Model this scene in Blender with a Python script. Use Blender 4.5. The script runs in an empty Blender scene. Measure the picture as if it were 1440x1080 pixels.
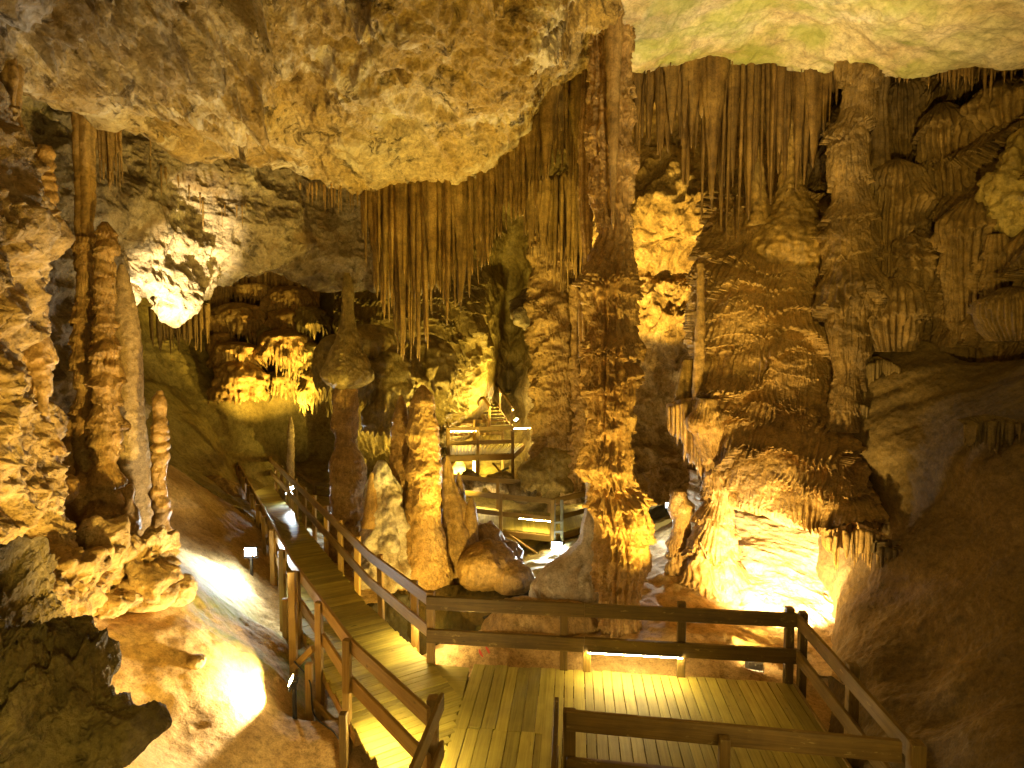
import bpy, math, random
import numpy as np
from mathutils import Vector, Matrix

random.seed(7)
rng = np.random.default_rng(11)
SC = bpy.context.scene
COL = SC.collection

# ------------------------------------------------------------------ camera
F = 800.0                       # focal length in pixels of the 1440 px wide photograph
PITCH = math.radians(2.86)
CAM = np.array([0.0, 0.0, 4.7])
cd = bpy.data.cameras.new('camera')
cam = bpy.data.objects.new('camera', cd)
COL.objects.link(cam)
cam.location = CAM
cam.rotation_euler = (math.pi / 2 - PITCH, 0, 0)
cd.sensor_width = 36.0
cd.lens = 36.0 * F / 1440.0
cd.clip_start = 0.05
cd.clip_end = 200
SC.camera = cam

# ------------------------------------------------------------------ world: a cave, with a faint warm ambient fill added for stray lamp light
wd = bpy.data.worlds.new('World')
SC.world = wd
wd.use_nodes = True
bg = wd.node_tree.nodes['Background']
bg.inputs['Color'].default_value = (1.0, 0.66, 0.15, 1)
bg.inputs['Strength'].default_value = 0.16

SC.view_settings.view_transform = 'Standard'
SC.view_settings.look = 'None'
SC.view_settings.exposure = 1.3
SC.view_settings.gamma = 1.0
SC.view_settings.use_curve_mapping = False
cy = SC.cycles
cy.use_denoising = True
cy.max_bounces = 5
cy.diffuse_bounces = 4
cy.glossy_bounces = 2
cy.transmission_bounces = 2
cy.caustics_reflective = False
cy.caustics_refractive = False
cy.sample_clamp_indirect = 4.0

# ------------------------------------------------------------------ geometry tools
FW = np.array([0.0, math.cos(PITCH), -math.sin(PITCH)])
UP = np.array([0.0, math.sin(PITCH), math.cos(PITCH)])
RT = np.array([1.0, 0.0, 0.0])

def W(px, py, D):
    """world point that lies D metres in front of the lens and shows at (px, py)"""
    return CAM + D * (RT * (px - 720) / F + FW + UP * (540 - py) / F)

def G(px, py, z=0.0):
    """point of the level z seen at (px, py)"""
    d = RT * (px - 720) / F + FW + UP * (540 - py) / F
    return CAM + d * ((z - CAM[2]) / d[2])

def _hash(ix, iy, iz, seed):
    with np.errstate(over='ignore'):
        h = (ix.astype(np.uint32) * np.uint32(374761393) + iy.astype(np.uint32) * np.uint32(668265263)
             + iz.astype(np.uint32) * np.uint32(2246822519) + np.uint32((seed * 3266489917) & 0xffffffff))
        h ^= h >> np.uint32(13)
        h *= np.uint32(1274126177)
        h ^= h >> np.uint32(16)
        h *= np.uint32(2654435761)
        h ^= h >> np.uint32(15)
    return h.astype(np.float64) / 4294967296.0

def vnoise(P, seed=0):
    fl = np.floor(P)
    f = P - fl
    i = fl.astype(np.int64)
    w = f * f * f * (f * (f * 6 - 15) + 10)
    x, y, z = i[..., 0], i[..., 1], i[..., 2]
    out = 0
    for dx in (0, 1):
        wx = w[..., 0] if dx else 1 - w[..., 0]
        for dy in (0, 1):
            wy = w[..., 1] if dy else 1 - w[..., 1]
            for dz in (0, 1):
                wz = w[..., 2] if dz else 1 - w[..., 2]
                out = out + wx * wy * wz * _hash(x + dx, y + dy, z + dz, seed)
    return out * 2 - 1

def fbm(P, octv=4, gain=0.5, seed=0, ridge=False):
    a, s, tot = 1.0, 0.0, 0.0
    Q = P
    for o in range(octv):
        n = vnoise(Q, seed + o * 17)
        if ridge:
            n = 1 - 2 * np.abs(n)
        s = s + a * n
        tot += a
        a *= gain
        Q = Q * 2.03 + 13.7
    return s / tot * 1.6

def worley(P, seed=0):
    i0 = np.floor(P).astype(np.int64)
    f1 = np.full(P.shape[:-1], 9.0)
    f2 = np.full(P.shape[:-1], 9.0)
    for dx in (-1, 0, 1):
        for dy in (-1, 0, 1):
            for dz in (-1, 0, 1):
                x, y, z = i0[..., 0] + dx, i0[..., 1] + dy, i0[..., 2] + dz
                d = ((x + _hash(x, y, z, seed) - P[..., 0]) ** 2 + (y + _hash(x, y, z, seed + 5) - P[..., 1]) ** 2
                     + (z + _hash(x, y, z, seed + 9) - P[..., 2]) ** 2)
                f2 = np.minimum(f2, np.maximum(f1, d))
                f1 = np.minimum(f1, d)
    return np.sqrt(f1), np.sqrt(f2)

def h1(i, seed=0):
    i = np.asarray(i).astype(np.int64)
    return _hash(i, i * 0 + 3, i * 0 + 7, seed)

def teeth(s, size, seed=0):
    """0..1 profile of icicle teeth along s, each of its own length"""
    u = s / size
    i = np.floor(u)
    f = u - i
    t = np.clip(1.15 - 1.3 * np.abs(2 * f - 1), 0, 1)
    return t * (0.15 + 0.85 * h1(i, seed) ** 1.3)

def tiers(P, s, period, amp, tooth=0.09, hang=0.22, seed=0, wob=0.5, cover=0.15, decay=2.6):
    """flowstone ledges: bulge that is proudest at a lip and drops away under a ragged fringe of teeth"""
    w = fbm(P * np.array([0.55, 0.55, 0.35]), 3, seed=seed) * wob
    w2 = fbm(P * 1.9, 2, seed=seed + 3) * 0.14
    th = teeth(s + 0.03 * fbm(P * 4, 1, seed=seed + 8), tooth, seed)
    th2 = teeth(s, tooth * 0.43, seed + 1)
    ph = (P[..., 2] + w + w2 + hang * th + hang * 0.3 * th2) / period
    k = np.floor(ph)
    fr = ph - k
    Q = np.stack([s * 1.1 + k * 7.31, k * 3.7, k * 0.0 + 0.5], -1)
    a = np.clip(0.5 + cover + 0.9 * vnoise(Q, seed + 21), 0, 1.25)
    b = np.exp(-fr * decay)
    flute = (0.35 + 0.65 * np.exp(-fr * 4)) * (th * 0.6 + th2 * 0.25 - 0.35)
    return amp * a * (b + 0.35 * flute * b)

def catmull(K, n, closed=False):
    K = np.asarray(K, float)
    m = len(K)
    if m == 1:
        return np.repeat(K, n, 0)
    seg = np.linalg.norm(np.diff(K.reshape(m, -1), axis=0), axis=1) ** 0.5 + 1e-6
    t = np.concatenate([[0], np.cumsum(seg)])
    return interp(t, K, np.linspace(0, t[-1], n))

def interp(t, K, q):
    """monotone-ish cubic through (t, K)"""
    K = np.asarray(K, float)
    m = len(t)
    d = np.diff(t)
    sl = np.diff(K, axis=0) / d.reshape((-1,) + (1,) * (K.ndim - 1))
    T = np.empty_like(K)
    T[0], T[-1] = sl[0], sl[-1]
    if m > 2:
        w = (d[:-1] / (d[:-1] + d[1:])).reshape((-1,) + (1,) * (K.ndim - 1))
        T[1:-1] = sl[:-1] * (1 - w) + sl[1:] * w
    i = np.clip(np.searchsorted(t, q, 'right') - 1, 0, m - 2)
    h = d[i]
    u = ((q - t[i]) / h)
    sh = (-1,) + (1,) * (K.ndim - 1)
    u = u.reshape(sh)
    h = h.reshape(sh)
    return ((2 * u**3 - 3 * u**2 + 1) * K[i] + (u**3 - 2 * u**2 + u) * h * T[i]
            + (-2 * u**3 + 3 * u**2) * K[i + 1] + (u**3 - u**2) * h * T[i + 1])

def sheet(rows, nu, nv):
    R = np.array([catmull([W(*a) if len(a) == 3 else np.array(a[1:]) for a in r], nu) for r in rows])
    seg = np.linalg.norm(np.diff(R, axis=0), axis=2).mean(1) ** 0.7 + 1e-6
    t = np.concatenate([[0], np.cumsum(seg)])
    return interp(t, R, np.linspace(0, t[-1], nv))

def normals(P, wrap=False):
    du = np.gradient(P, axis=1)
    if wrap:
        du[:, 0] = du[:, -1] = (P[:, 1] - P[:, -2]) / 2
    dv = np.gradient(P, axis=0)
    n = np.cross(du, dv)
    n /= np.linalg.norm(n, axis=-1, keepdims=True) + 1e-9
    return n

def facing(P):
    n = normals(P)
    if np.sum(n * (CAM - P)) < 0:
        n = -n
    return n

def arc(P):
    d = np.linalg.norm(np.diff(P, axis=1), axis=2).mean(0)
    return np.broadcast_to(np.concatenate([[0], np.cumsum(d)])[None, :], P.shape[:2])

def across(P):
    """horizontal run along a wall, so that teeth hang plumb"""
    t = (P[:, -1] - P[:, 0]).mean(0)[:2]
    return P[..., :2] @ (t / np.linalg.norm(t))

# ------------------------------------------------------------------ objects
def tag(o, label=None, cat=None, group=None, kind=None):
    if label: o['label'] = label
    if cat: o['category'] = cat
    if group: o['group'] = group
    if kind: o['kind'] = kind
    return o

def thing(name, label, cat, loc=(0, 0, 0), group=None):
    o = bpy.data.objects.new(name, None)
    o.empty_display_size = 0.2
    COL.objects.link(o)
    o.location = loc
    return tag(o, label, cat, group)

def raw(name, V, faces_flat, loop_tot, mat, parent=None, smooth=True, loc=None):
    """one mesh object; V in world coordinates"""
    V = np.asarray(V, float)
    if loc is None:
        if parent is not None:
            loc = np.array(parent.location)
            pp = parent.parent
            while pp is not None:
                loc = loc + np.array(pp.location)
                pp = pp.parent
        else:
            m, M = V.min(0), V.max(0)
            loc = np.array([(m[0] + M[0]) / 2, (m[1] + M[1]) / 2, m[2]])
    me = bpy.data.meshes.new(name)
    me.vertices.add(len(V))
    me.vertices.foreach_set('co', (V - loc).astype(np.float32).ravel())
    ff = np.asarray(faces_flat, np.int32).ravel()
    lt = np.asarray(loop_tot, np.int32)
    me.loops.add(len(ff))
    me.loops.foreach_set('vertex_index', ff)
    me.polygons.add(len(lt))
    me.polygons.foreach_set('loop_start', np.concatenate([[0], np.cumsum(lt)[:-1]]).astype(np.int32))
    me.polygons.foreach_set('loop_total', lt)
    me.polygons.foreach_set('use_smooth', np.full(len(lt), smooth))
    me.update()
    me.validate()
    me.materials.append(mat)
    o = bpy.data.objects.new(name, me)
    COL.objects.link(o)
    if parent is None:
        o.location = loc
    else:
        o.parent = parent
    return o

def grid_faces(nv, nu, wrap=False, off=0):
    i = np.arange(nv - 1)[:, None]
    if wrap:
        j = np.arange(nu)[None, :]
        j2 = (j + 1) % nu
    else:
        j = np.arange(nu - 1)[None, :]
        j2 = j + 1
    a = i * nu + j
    q = np.stack([a, i * nu + j2, (i + 1) * nu + j2, (i + 1) * nu + j], -1).reshape(-1, 4)
    return q + off

def grid_obj(name, P, mat, parent=None, wrap=False, caps=False):
    nv, nu = P.shape[:2]
    q = grid_faces(nv, nu, wrap)
    V = P.reshape(-1, 3)
    ff = q.ravel()
    lt = np.full(len(q), 4)
    if caps:
        V = np.concatenate([V, P[:1].mean(1), P[-1:].mean(1)])
        c0, c1 = nv * nu, nv * nu + 1
        j = np.arange(nu)
        j2 = (j + 1) % nu
        t0 = np.stack([np.full(nu, c0), j2, j], -1)
        b = (nv - 1) * nu
        t1 = np.stack([np.full(nu, c1), b + j, b + j2], -1)
        ff = np.concatenate([ff, t0.ravel(), t1.ravel()])
        lt = np.concatenate([lt, np.full(2 * nu, 3)])
    return raw(name, V, ff, lt, mat, parent)

_beam_cache = {}
def beam(name, p0, p1, w, h, mat, parent, up=(0, 0, 1), ch=0.006):
    """chamfered timber from p0 to p1 (centre line), w across, h along up; local x runs along the grain"""
    p0, p1 = Vector(p0), Vector(p1)
    d = p1 - p0
    L = d.length
    x = d.normalized()
    u = Vector(up)
    y = u.cross(x).normalized()
    z = x.cross(y)
    key = (round(L, 3), round(w, 4), round(h, 4))
    me = _beam_cache.get((key, mat.name))
    if me is None:
        a, b = w / 2, h / 2
        pr = [(a - ch, -b), (a, -b + ch), (a, b - ch), (a - ch, b), (-a + ch, b), (-a, b - ch), (-a, -b + ch), (-a + ch, -b)]
        xs = [(-L / 2, 0.92), (-L / 2 + ch, 1), (L / 2 - ch, 1), (L / 2, 0.92)]
        V = [(xx, py * s, pz * s) for xx, s in xs for py, pz in pr]
        fc = []
        for k in range(3):
            for j in range(8):
                fc.append((k * 8 + j, k * 8 + (j + 1) % 8, (k + 1) * 8 + (j + 1) % 8, (k + 1) * 8 + j))
        fc.append(tuple(range(7, -1, -1)))
        fc.append(tuple(range(24, 32)))
        me = bpy.data.meshes.new(name)
        me.from_pydata(V, [], fc)
        me.materials.append(mat)
        _beam_cache[(key, mat.name)] = me
    o = bpy.data.objects.new(name, me)
    COL.objects.link(o)
    M = Matrix((x, y, z)).transposed().to_4x4()
    M.translation = (p0 + p1) / 2
    if parent is not None:
        loc = Vector(parent.location)
        pp = parent.parent
        while pp is not None:
            loc = loc + Vector(pp.location)
            pp = pp.parent
        M.translation -= loc
        o.parent = parent
    o.matrix_local = M
    return o

# ------------------------------------------------------------------ materials
class NT:
    def __init__(s, name):
        s.m = bpy.data.materials.new(name)
        s.m.use_nodes = True
        s.t = s.m.node_tree
        s.b = s.t.nodes['Principled BSDF']
        s.n = s.t.nodes
    def new(s, ty, **kw):
        n = s.n.new(ty)
        for k, v in kw.items():
            setattr(n, k, v)
        return n
    def link(s, a, b):
        s.t.links.new(a, b)
    def math(s, op, a, b=None, clamp=False):
        n = s.new('ShaderNodeMath', operation=op, use_clamp=clamp)
        for i, v in enumerate((a, b)):
            if v is None: continue
            if isinstance(v, (int, float)): n.inputs[i].default_value = v
            else: s.link(v, n.inputs[i])
        return n.outputs[0]
    def noise(s, vec, scale, detail=5, rough=0.55, dist=0.0):
        n = s.new('ShaderNodeTexNoise')
        n.inputs['Scale'].default_value = scale
        n.inputs['Detail'].default_value = detail
        n.inputs['Roughness'].default_value = rough
        n.inputs['Distortion'].default_value = dist
        s.link(vec, n.inputs['Vector'])
        return n.outputs['Fac']
    def ramp(s, fac, stops):
        r = s.new('ShaderNodeValToRGB')
        e = r.color_ramp.elements
        while len(e) < len(stops): e.new(0.5)
        for k, (p, c) in enumerate(stops):
            e[k].position = p
            e[k].color = (*c, 1) if len(c) == 3 else c
        s.link(fac, r.inputs[0])
        return r.outputs[0]
    def mix(s, a, b, fac, mode='MIX'):
        n = s.new('ShaderNodeMix', data_type='RGBA', blend_type=mode)
        for sock, v in ((n.inputs['Factor'], fac), (n.inputs['A'], a), (n.inputs['B'], b)):
            if isinstance(v, (int, float)): sock.default_value = v
            elif isinstance(v, tuple): sock.default_value = (*v, 1)
            else: s.link(v, sock)
        return n.outputs['Result']
    def scaled(s, vec, sc):
        n = s.new('ShaderNodeMapping')
        n.inputs['Scale'].default_value = sc
        s.link(vec, n.inputs['Vector'])
        return n.outputs[0]

def g3(v): return (v, v, v)

def rock(name, dark, mid, light, scale=0.6, bump=0.6, rough=0.75, streak=0.0, pits=0.0, fine=1.0, moss=None, spec=0.35, patch=None):
    k = NT(name)
    pos = k.new('ShaderNodeNewGeometry').outputs['Position']
    n1 = k.noise(pos, scale, 9, 0.62, 0.6)
    col = k.ramp(n1, [(0.3, dark), (0.5, mid), (0.7, light)])
    n2 = k.noise(pos, 5.0 * fine, 8, 0.65)
    col = k.mix(col, k.ramp(n2, [(0.3, g3(0.55)), (0.5, g3(0.95)), (0.72, g3(1.25))]), 1.0, 'MULTIPLY')
    h = k.math('ADD', k.math('MULTIPLY', k.noise(pos, 3.2 * fine, 10, 0.62), 1.0), k.math('MULTIPLY', k.noise(pos, 24 * fine, 4, 0.6), 0.22))
    col = k.mix(col, k.ramp(k.noise(pos, 19 * fine, 5, 0.7), [(0.32, g3(0.62)), (0.5, g3(1.0)), (0.7, g3(1.18))]), 1.0, 'MULTIPLY')
    if patch:
        pc, psc, lo, hi, amt = patch
        col = k.mix(col, pc, k.math('MULTIPLY', k.ramp(k.noise(pos, psc, 8, 0.66, 0.9), [(lo, g3(0)), (hi, g3(1))]), amt))
    if streak:
        sv = k.scaled(pos, (9, 9, 0.5))
        n3 = k.noise(sv, 1.0, 4, 0.6)
        col = k.mix(col, k.ramp(n3, [(0.35, g3(1 - 0.45 * streak)), (0.65, g3(1 + 0.15 * streak))]), 1.0, 'MULTIPLY')
        h = k.math('ADD', h, k.math('MULTIPLY', k.noise(k.scaled(pos, (22, 22, 1.4)), 1.0, 3, 0.5), 0.35 * streak))
    if pits:
        n4 = k.noise(pos, 2.3, 6, 0.7, 0.8)
        pm = k.ramp(n4, [(0.34, g3(1)), (0.42, g3(0))])
        col = k.mix(col, (dark[0] * 0.35, dark[1] * 0.35, dark[2] * 0.35), k.math('MULTIPLY', pm, pits))
        h = k.math('SUBTRACT', h, k.math('MULTIPLY', pm, 0.35 * pits))
    if moss:
        colr, c, rad, amt = moss
        v = k.new('ShaderNodeVectorMath', operation='DISTANCE')
        k.link(pos, v.inputs[0])
        v.inputs[1].default_value = c
        mk = k.math('SUBTRACT', 1.0, k.math('DIVIDE', v.outputs['Value'], rad), True)
        mk = k.math('MULTIPLY', k.math('MULTIPLY', mk, 2.0, True), k.ramp(k.noise(pos, 1.1, 6, 0.6), [(0.42, g3(0)), (0.6, g3(1))]))
        col = k.mix(col, colr, k.math('MULTIPLY', mk, amt))
    k.link(col, k.b.inputs['Base Color'])
    k.b.inputs['Roughness'].default_value = rough
    k.b.inputs['Specular IOR Level'].default_value = spec
    bp = k.new('ShaderNodeBump')
    bp.inputs['Strength'].default_value = bump
    bp.inputs['Distance'].default_value = 0.16 / max(fine, 0.5)
    k.link(h, bp.inputs['Height'])
    k.link(bp.outputs[0], k.b.inputs['Normal'])
    return k.m

def wood(name, dark, light, rough=0.7, worn=None, seed=0):
    k = NT(name)
    pos = k.new('ShaderNodeTexCoord').outputs['Object']
    inf = k.new('ShaderNodeObjectInfo')
    add = k.new('ShaderNodeVectorMath', operation='ADD')
    k.link(pos, add.inputs[0])
    cx = k.new('ShaderNodeCombineXYZ')
    k.link(k.math('MULTIPLY', inf.outputs['Random'], 37.0), cx.inputs[0])
    k.link(k.math('MULTIPLY', inf.outputs['Random'], 91.0), cx.inputs[1])
    k.link(cx.outputs[0], add.inputs[1])
    v = add.outputs[0]
    gr = k.noise(k.scaled(v, (1.2, 28, 28)), 1.0, 6, 0.65, 0.8)
    blot = k.noise(v, 2.2, 5, 0.6)
    fac = k.math('ADD', k.math('MULTIPLY', gr, 0.6), k.math('MULTIPLY', blot, 0.4))
    col = k.ramp(fac, [(0.32, dark), (0.68, light)])
    var = k.math('ADD', 0.7, k.math('MULTIPLY', inf.outputs['Random'], 0.55))
    cv = k.new('ShaderNodeCombineXYZ')
    for i in range(3): k.link(var, cv.inputs[i])
    col = k.mix(col, cv.outputs[0], 1.0, 'MULTIPLY')
    if worn:
        wm = k.ramp(k.noise(k.scaled(v, (3, 9, 9)), 1.6, 7, 0.7), [(0.6, g3(0)), (0.68, g3(1))])
        col = k.mix(col, worn, wm)
    knot = k.ramp(k.noise(k.scaled(v, (5, 11, 11)), 1.0, 2, 0.4), [(0.2, g3(0.45)), (0.27, g3(1))])
    col = k.mix(col, knot, 1.0, 'MULTIPLY')
    k.link(col, k.b.inputs['Base Color'])
    k.b.inputs['Roughness'].default_value = rough
    bp = k.new('ShaderNodeBump')
    bp.inputs['Strength'].default_value = 0.45
    bp.inputs['Distance'].default_value = 0.012
    k.link(gr, bp.inputs['Height'])
    k.link(bp.outputs[0], k.b.inputs['Normal'])
    return k.m

def emit(name, col, strength):
    k = NT(name)
    k.b.inputs['Base Color'].default_value = (*col, 1)
    k.b.inputs['Emission Color'].default_value = (*col, 1)
    k.b.inputs['Emission Strength'].default_value = strength
    return k.m

def plain(name, col, rough=0.5, metal=0.0):
    k = NT(name)
    pos = k.new('ShaderNodeNewGeometry').outputs['Position']
    c = k.mix((*[v * 0.6 for v in col],), (*[min(1, v * 1.15) for v in col],), k.noise(pos, 9, 6, 0.65))
    k.link(c, k.b.inputs['Base Color'])
    k.b.inputs['Roughness'].default_value = rough
    k.b.inputs['Metallic'].default_value = metal
    return k.m

M = {}
M['ceiling'] = rock('ceiling_rock', (0.13, 0.072, 0.012), (0.34, 0.225, 0.07), (0.58, 0.47, 0.29), 0.3, 0.95, 0.85, pits=0.8, patch=((0.62, 0.54, 0.4), 0.75, 0.53, 0.62, 0.7), moss=((0.17, 0.095, 0.018), (-5.2, 8.0, 9.0), 5.0, 0.5))
_mc = W(1080, 40, 10.5)
M['ceiling_right'] = rock('pale_ceiling_rock', (0.34, 0.229, 0.09), (0.52, 0.42, 0.25), (0.62, 0.55, 0.4), 0.5, 0.35, 0.85, pits=0.12,
                          moss=((0.22, 0.26, 0.03), tuple(_mc), 4.2, 0.65))
M['pale'] = rock('pale_limestone', (0.13, 0.09, 0.04), (0.29, 0.22, 0.12), (0.46, 0.39, 0.27), 0.7, 0.9, 0.8, pits=0.6, patch=((0.17, 0.1, 0.03), 0.9, 0.54, 0.64, 0.7))
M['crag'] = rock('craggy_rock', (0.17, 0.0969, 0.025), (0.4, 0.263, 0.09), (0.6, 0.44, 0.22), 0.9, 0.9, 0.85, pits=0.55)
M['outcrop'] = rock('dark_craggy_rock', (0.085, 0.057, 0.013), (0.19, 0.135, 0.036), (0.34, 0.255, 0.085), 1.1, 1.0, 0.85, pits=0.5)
M['soil'] = rock('trodden_clay', (0.3, 0.178, 0.05), (0.45, 0.288, 0.1), (0.56, 0.389, 0.16), 0.6, 0.45, 0.9, fine=2.2,
                 moss=((0.22, 0.24, 0.02), tuple(G(340, 930, -0.3)), 2.2, 0.8))
M['flow'] = rock('flowstone', (0.2, 0.114, 0.03), (0.36, 0.219, 0.065), (0.5, 0.327, 0.12), 0.8, 0.55, 0.6, streak=0.6, fine=1.4)
M['flow_dark'] = rock('brown_flowstone', (0.1, 0.058, 0.014), (0.18, 0.108, 0.03), (0.26, 0.165, 0.055), 0.7, 0.55, 0.65, streak=0.7, fine=1.4)
M['flow_olive'] = rock('olive_flowstone', (0.16, 0.105, 0.025), (0.3, 0.213, 0.06), (0.44, 0.34, 0.12), 0.7, 0.55, 0.6, streak=0.5, fine=1.3)
M['flow_orange'] = rock('orange_flowstone', (0.24, 0.132, 0.032), (0.42, 0.25, 0.075), (0.55, 0.365, 0.13), 1.0, 0.65, 0.5, streak=0.4, fine=1.5)
M['flow_white'] = rock('white_calcite', (0.3, 0.206, 0.1), (0.5, 0.42, 0.3), (0.68, 0.62, 0.52), 1.0, 0.6, 0.45, streak=0.2, fine=1.3)
M['tan'] = rock('tan_calcite', (0.34, 0.222, 0.09), (0.46, 0.318, 0.14), (0.55, 0.4, 0.2), 0.8, 0.7, 0.6, fine=2.6)
M['drape_dark'] = rock('dark_drapery_calcite', (0.09, 0.046, 0.01), (0.17, 0.095, 0.022), (0.25, 0.15, 0.04), 1.3, 0.3, 0.55, streak=1.0, fine=1.5)
M['drape'] = rock('drapery_calcite', (0.17, 0.0969, 0.02), (0.3, 0.185, 0.045), (0.42, 0.274, 0.08), 1.3, 0.3, 0.55, streak=1.0, fine=1.5)
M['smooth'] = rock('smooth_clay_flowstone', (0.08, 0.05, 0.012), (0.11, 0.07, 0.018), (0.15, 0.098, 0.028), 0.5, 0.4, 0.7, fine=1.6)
M['slope'] = rock('olive_clay_slope', (0.2, 0.142, 0.035), (0.28, 0.21, 0.06), (0.36, 0.28, 0.09), 0.6, 0.35, 0.75, fine=1.2)
M['deck'] = wood('deck_timber', (0.2, 0.15, 0.017), (0.45, 0.365, 0.056), 0.7)
M['rail'] = wood('rail_timber', (0.22, 0.125, 0.025), (0.43, 0.275, 0.07), 0.55)
M['rail_dark'] = wood('weathered_rail_timber', (0.075, 0.043, 0.007), (0.25, 0.155, 0.028), 0.6, worn=(0.4, 0.29, 0.07))
M['steel'] = plain('galvanised_steel', (0.32, 0.34, 0.36), 0.45, 0.7)
M['black'] = plain('dark_housing', (0.03, 0.03, 0.032), 0.5, 0.2)
M['white_box'] = plain('white_housing', (0.72, 0.7, 0.66), 0.45)
M['cable'] = plain('cable_sheath', (0.5, 0.36, 0.16), 0.6)
M['strip'] = emit('strip_lamp', (1.0, 0.76, 0.32), 150.0)
M['cool'] = emit('cool_lamp_glass', (0.72, 0.86, 1.0), 150.0)
M['warm'] = emit('warm_lamp_glass', (1.0, 0.74, 0.36), 60.0)
_w = NT('still_water')
_w.b.inputs['Base Color'].default_value = (0.03, 0.028, 0.01, 1)
_w.b.inputs['Roughness'].default_value = 0.06
M['water'] = _w.m

# ------------------------------------------------------------------ the cave itself
DENS = 1.0
def struct(name, P, mat):
    o = grid_obj(name, P, mat)
    o['kind'] = 'structure'
    return o

def n_(k): return max(8, int(k * DENS))

def rough_disp(P, amp=0.2, sc=1.2, seed=0, pockets=0.0, psc=1.1, aniso=(1, 1, 1)):
    Q = P / sc * np.array(aniso)
    d = amp * fbm(Q, 3, 0.5, seed) + amp * 0.55 * fbm(Q * 2.3, 5, 0.55, seed + 40, ridge=True)
    if pockets:
        f1, f2 = worley(P / psc + 0.25 * fbm(P / psc * 1.5, 2, seed=seed + 60)[..., None], seed)
        d = d - pockets * (0.55 - np.minimum(f1, 0.9)) * 1.3
    return d

def flat_n(N):
    m = N * np.array([1, 1, 0.12])
    return m / (np.linalg.norm(m, axis=-1, keepdims=True) + 1e-9)

# main ceiling: hangs lowest along a lip, from which the central curtain drops
lip = [(-300, 10, 6), (-80, 55, 6.5), (0, 85, 7), (60, 110, 7.5), (110, 132, 8), (165, 158, 8.8), (215, 178, 9.6), (300, 203, 11), (375, 228, 12.1),
       (440, 246, 12.6), (505, 268, 12.5), (590, 258, 12.5), (680, 240, 12.2), (735, 195, 11.8), (772, 128, 11.6), (840, 88, 11.4), (880, 80, 11.3)]
def DT(px): return float(np.interp(px, [-300, 0, 100, 200, 350, 500, 600, 770, 890], [4.6, 5.5, 6, 6.6, 7.6, 7.8, 7.6, 8.3, 9.0]))
def midD(px, f): 
    l = np.array(lip)
    return float(np.interp(px, l[:, 0], l[:, 2])) * f + DT(px) * (1 - f)
rows = [[(a, b - 120, d + 1.8) for a, b, d in lip], [(a, b - 40, d + 0.45) for a, b, d in lip], lip,
        [(a, b * 0.72 - 6, midD(a, 0.66)) for a, b, d in lip], [(a, b * 0.35, midD(a, 0.3)) for a, b, d in lip],
        [(a, -30, DT(a) * 0.95) for a, b, d in lip],
        [('w', -8.5 + 12 * (k / 16), 3.0, 9.0) for k in range(17)], [('w', -9 + 13 * (k / 16), -3.0, 8.6) for k in range(17)]]
P = sheet(rows, n_(620), n_(520))
N = facing(P)
lipband = np.exp(-((np.arange(P.shape[0]) / P.shape[0] - 0.27) / 0.09) ** 2)[:, None]
d = rough_disp(P, 0.36, 1.6, 1, 0.52, 1.7)
ridge_dir = P * np.array([1.9, 0.5, 1.4])
left = np.clip((-P[..., 0] - 3.2) / 2.0, 0, 1)
d = d * (1 - 0.35 * lipband) + left * 0.6 * fbm(ridge_dir / 1.5, 5, 0.6, 9, ridge=True)
d += 0.07 * fbm(P / 0.22, 4, 0.62, 77, ridge=True) + 0.1 * fbm(P / 0.6, 3, 0.5, 79)
li = int(np.argmin(np.linalg.norm(P[:, P.shape[1] // 2] - W(*lip[len(lip) // 2]), axis=1)))
lm = np.exp(-((np.arange(P.shape[0]) - li) / (0.10 * P.shape[0])) ** 2)[:, None]
d = d - 0.85 * lm * np.clip(d + 0.03, 0, None) + lm * (0.09 * fbm(P / 0.55, 4, 0.55, 74) + 0.05 * fbm(P / 0.2, 3, 0.6, 75, ridge=True))
a_, b_ = W(322, -20, 7.2), W(352, 225, 11.0)
ld = (b_ - a_)[:2] / np.linalg.norm((b_ - a_)[:2])
q_ = P[..., :2] - a_[:2]
sd = q_[..., 0] * ld[1] - q_[..., 1] * ld[0] + 0.45 * fbm(P / 1.1, 3, 0.55, 78)
al = q_ @ ld
d = d + 0.62 * np.clip(0.5 - sd / 0.16, 0, 1) * np.exp(-np.clip(-sd, 0, 9) / 1.9) * np.clip(al / 0.8 + 1, 0, 1) * np.clip((4.6 - al) / 1.2, 0, 1)
struct('cave_ceiling', P + N * d[..., None], M['ceiling'])

# right ceiling: pale, smooth, a little higher
lipr = [(830, 78, 11.9), (860, 92, 11.9), (895, 100, 11.8), (950, 88, 12), (1000, 82, 12.1), (1060, 85, 12.1), (1100, 92, 12), (1150, 97, 11.8), (1195, 92, 11.3), (1250, 100, 10.8),
        (1340, 90, 10.2), (1440, 84, 9.6), (1750, 70, 9)]
def DR(px): return float(np.interp(px, [800, 890, 1000, 1100, 1250, 1440, 1750], [9.0, 9.3, 9.5, 9.6, 8.6, 7.8, 7]))
rows = [[(a, b - 60, d + 2.2) for a, b, d in lipr], [(a, b - 18, d + 0.4) for a, b, d in lipr], lipr,
        [(a, b * 0.5, (d + DR(a)) / 2) for a, b, d in lipr], [(a, -10, DR(a)) for a, b, d in lipr],
        [('w', 0.8 + 11 * (k / 12), 4.0, 10.3) for k in range(13)], [('w', 0.6 + 12 * (k / 12), -2.0, 9.6) for k in range(13)]]
P = sheet(rows, n_(420), n_(300))
N = facing(P)
d = rough_disp(P, 0.13, 1.8, 5, 0.06, 1.2) + 0.02 * fbm(P / 0.2, 4, 0.6, 7)
struct('pale_cave_ceiling', P + N * d[..., None], M['ceiling_right'])

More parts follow.
